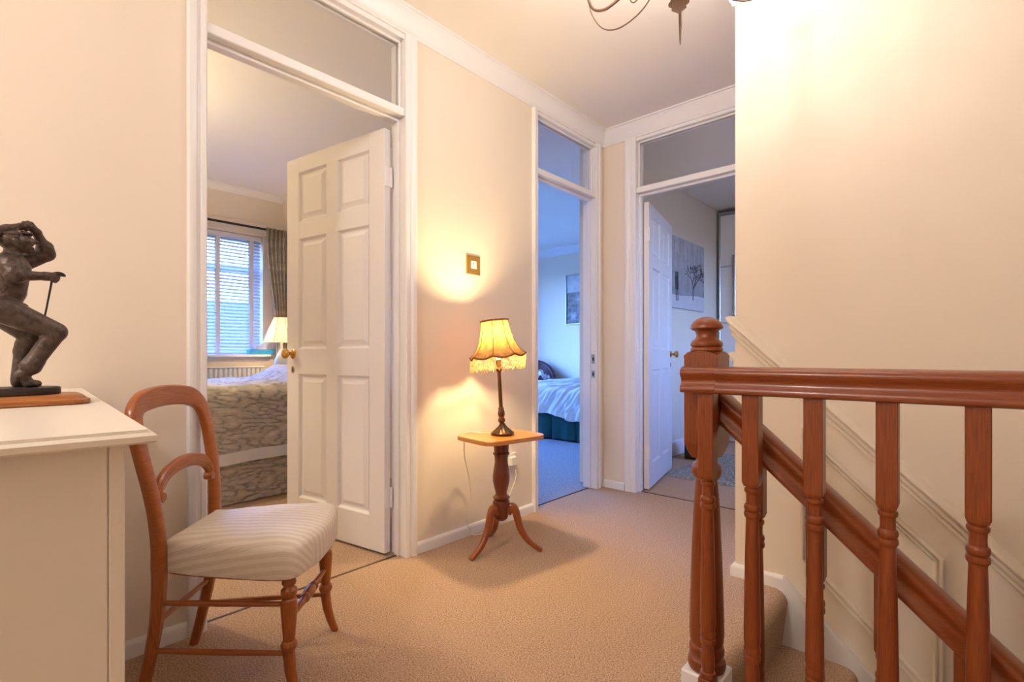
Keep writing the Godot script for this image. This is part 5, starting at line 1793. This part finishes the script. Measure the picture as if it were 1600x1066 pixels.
# ---------------------------------------------------------------- room behind the far door
func study() -> void:
	var c := thing("canvas_print", "grey canvas print of a bare tree and two figures on the study wall", "picture", V(-0.0995, 1.705, -4.70), PI / 2)
	obj("canvas", boxes([[V(-0.47, -0.33, 0), V(0.47, 0.33, 0.030)]], 0.002), M.hem, c)
	var p := MB.new()
	p.sheet(1, 1, func(u: float, v: float) -> Vector3: return V(lerpf(-0.469, 0.469, u), lerpf(0.329, -0.329, v), 0.0306), true)
	p.flip(0)
	obj("print", p, print_mat(winter_tree()), c, 0.0)
	# sliding wardrobe with gloss glass doors, across the end of the room
	var w := thing("sliding_wardrobe", "white gloss sliding wardrobe with silver frame across the study", "wardrobe", V(-0.074, 0, -5.58))
	obj("carcass", boxes([[V(0, 0.075, -0.60), V(2.74, 2.45, -0.06)]], 0.003), M.wardrobe, w)
	obj("plinth", boxes([[V(0.01, 0, -0.58), V(2.73, 0.075, -0.10)]]), M.wardrobe, w)
	for k in 3:
		var x0 := 0.002 + k * 0.905
		var z := -0.002 if k % 2 == 0 else -0.032
		var d := MB.new()
		for x in [x0, x0 + 0.890]:
			d.box(V(x, 0.085, z - 0.026), V(x + 0.018, 2.452, z), 0.003)
		for y in [0.085, 1.275, 1.880, 2.438]:
			d.box(V(x0, y, z - 0.024), V(x0 + 0.908, y + 0.014, z - 0.002), 0.002)
		var door := obj("sliding_door", d, M.alu, w)
		for q in [[0.099, 1.275], [1.289, 1.880], [1.894, 2.438]]:
			obj("glass_panel", boxes([[V(x0 + 0.018, q[0], z - 0.016), V(x0 + 0.890, q[1], z - 0.008)]], 0.001), M.wardrobe, door)
		obj("pull_handle", boxes([[V(x0 + 0.148, 1.35, z - 0.006), V(x0 + 0.184, 2.00, z + 0.024)]], 0.006), M.steel, door)
	obj("top_track", boxes([[V(0, 2.452, -0.08), V(2.74, 2.474, 0.004)]], 0.002), M.alu, w)
	# rug
	var rg := MB.new()
	var n := FastNoiseLite.new()
	n.seed = 23
	n.frequency = 14.0
	rg.sheet(110, 90, func(u: float, v: float) -> Vector3:
		var x := lerpf(0.16, 1.55, u)
		var z := lerpf(-4.88, -3.72, v)
		var edge := smoothstep(0.0, 0.02, minf(minf(u, 1 - u), minf(v, 1 - v)))
		return V(x, -0.002 + edge * (0.014 + 0.006 * n.get_noise_2d(x * 2.0, z * 2.0)), z + 0.006 * n.get_noise_2d(x * 3.0, 9.0)))
	var ro := obj("shaggy_rug", rg, M.rug, self, 60.0)
	tag(ro, "pale grey speckled shaggy rug on the study floor", "rug")
	# small black bag by the wall
	var bg := thing("black_bag", "small black bag standing by the study skirting board", "bag", V(0.12, 0.012, -4.50), deg_to_rad(20))
	var rings := []
	for q in [[0.070, 0.0], [0.080, 0.01], [0.070, 0.10], [0.050, 0.15], [0.030, 0.165]]:
		rings.append(PackedVector3Array([V(-0.10, q[1], -q[0]), V(0.10, q[1], -q[0]), V(0.10, q[1], q[0]), V(-0.10, q[1], q[0])]))
	var b := MB.new()
	b.loft(rings)
	obj("body", b, M.black, bg, 30.0)
	var hd := MB.new()
	hd.tube(smooth_path([V(-0.06, 0.16, 0.01), V(-0.05, 0.22, 0.01), V(0, 0.245, 0.01), V(0.05, 0.22, 0.01), V(0.06, 0.16, 0.01)], 16), 0.006, 6)
	obj("handle", hd, M.black, bg)

	var pd := thing("study_fill_lamp", "unseen opal globe lamp added to brighten the study walls", "ceiling lamp", V(1.75, 0, -4.2))  # added out of view to warm and lift the upper study wall
	var fx := MB.new()
	fx.tube([V(0, CH - 0.001, 0), V(0, 2.20, 0)], 0.004, 6)
	obj("flex", fx, M.cable, pd)
	var pb := MB.new()
	pb.lathe([Vector2(0.02, 2.21), Vector2(0.05, 2.19), Vector2(0.075, 2.15), Vector2(0.08, 2.11), Vector2(0.07, 2.06), Vector2(0.04, 2.03), Vector2(0.002, 2.02)], 24)
	var po := obj("fill_globe", pb, glow(Color(1.0, 0.93, 0.86), 1.5), pd)
	lamp_light(po, V(0, 2.11, 0), Color(1.0, 0.93, 0.88), STUDY_FILL, 0.07)

# ---------------------------------------------------------------- what the windows look out on
func outdoors() -> void:
	struct("ground", boxes([[V(-60, -3.2, -50), V(-3.6, -2.9, 40)]]), M.lawn, "lawn and gardens below the bedroom window", "lawn")
	for q in [[-30.0, -12.5, 10.0, "brick house with dark gable roof beyond the gardens, nearer one"], [-34.0, -0.5, 11.0, "brick house with dark gable roof beyond the gardens, farther one"], [-33.0, -26.0, 10.0, "brick house with dark gable roof at the end of the gardens"]]:
		var h := thing("house", q[3], "house", V(q[0], -2.9, q[1]), 0, "houses beyond the gardens")
		var L: float = q[2]
		obj("walls", boxes([[V(-3.5, 0, -L / 2), V(3.5, 4.6, L / 2)]]), M.brick, h)
		var rf := MB.new()
		rf.prism(PackedVector2Array([Vector2(-4.0, 4.5), Vector2(4.0, 4.5), Vector2(0, 7.0)]), -L / 2 - 0.3, L / 2 + 0.3)
		obj("roof", rf, M.roof, h)
		for z in [-0.28, 0.28]:
			for y in [0.9, 3.0]:
				var wn := obj("window", boxes([[V(3.48, y, z * L - 0.7), V(3.56, y + 1.1, z * L + 0.7)]]), M.trim, h)
				obj("pane", boxes([[V(3.55, y + 0.08, z * L - 0.62), V(3.575, y + 1.02, z * L + 0.62)]]), M.black, wn)
		obj("chimney", boxes([[V(-0.4, 6.2, L / 2 - 1.2), V(0.4, 8.0, L / 2 - 0.5)]]), M.brick, h)
	var fe := thing("garden_fence", "board fence at the end of the garden below the window", "fence", V(-9.0, -2.9, 0))
	for k in 60:
		obj("board", boxes([[V(-0.02, 0, -14.0 + k * 0.4), V(0.0, 1.8, -14.0 + k * 0.4 + 0.39)]]), M.brick, fe)
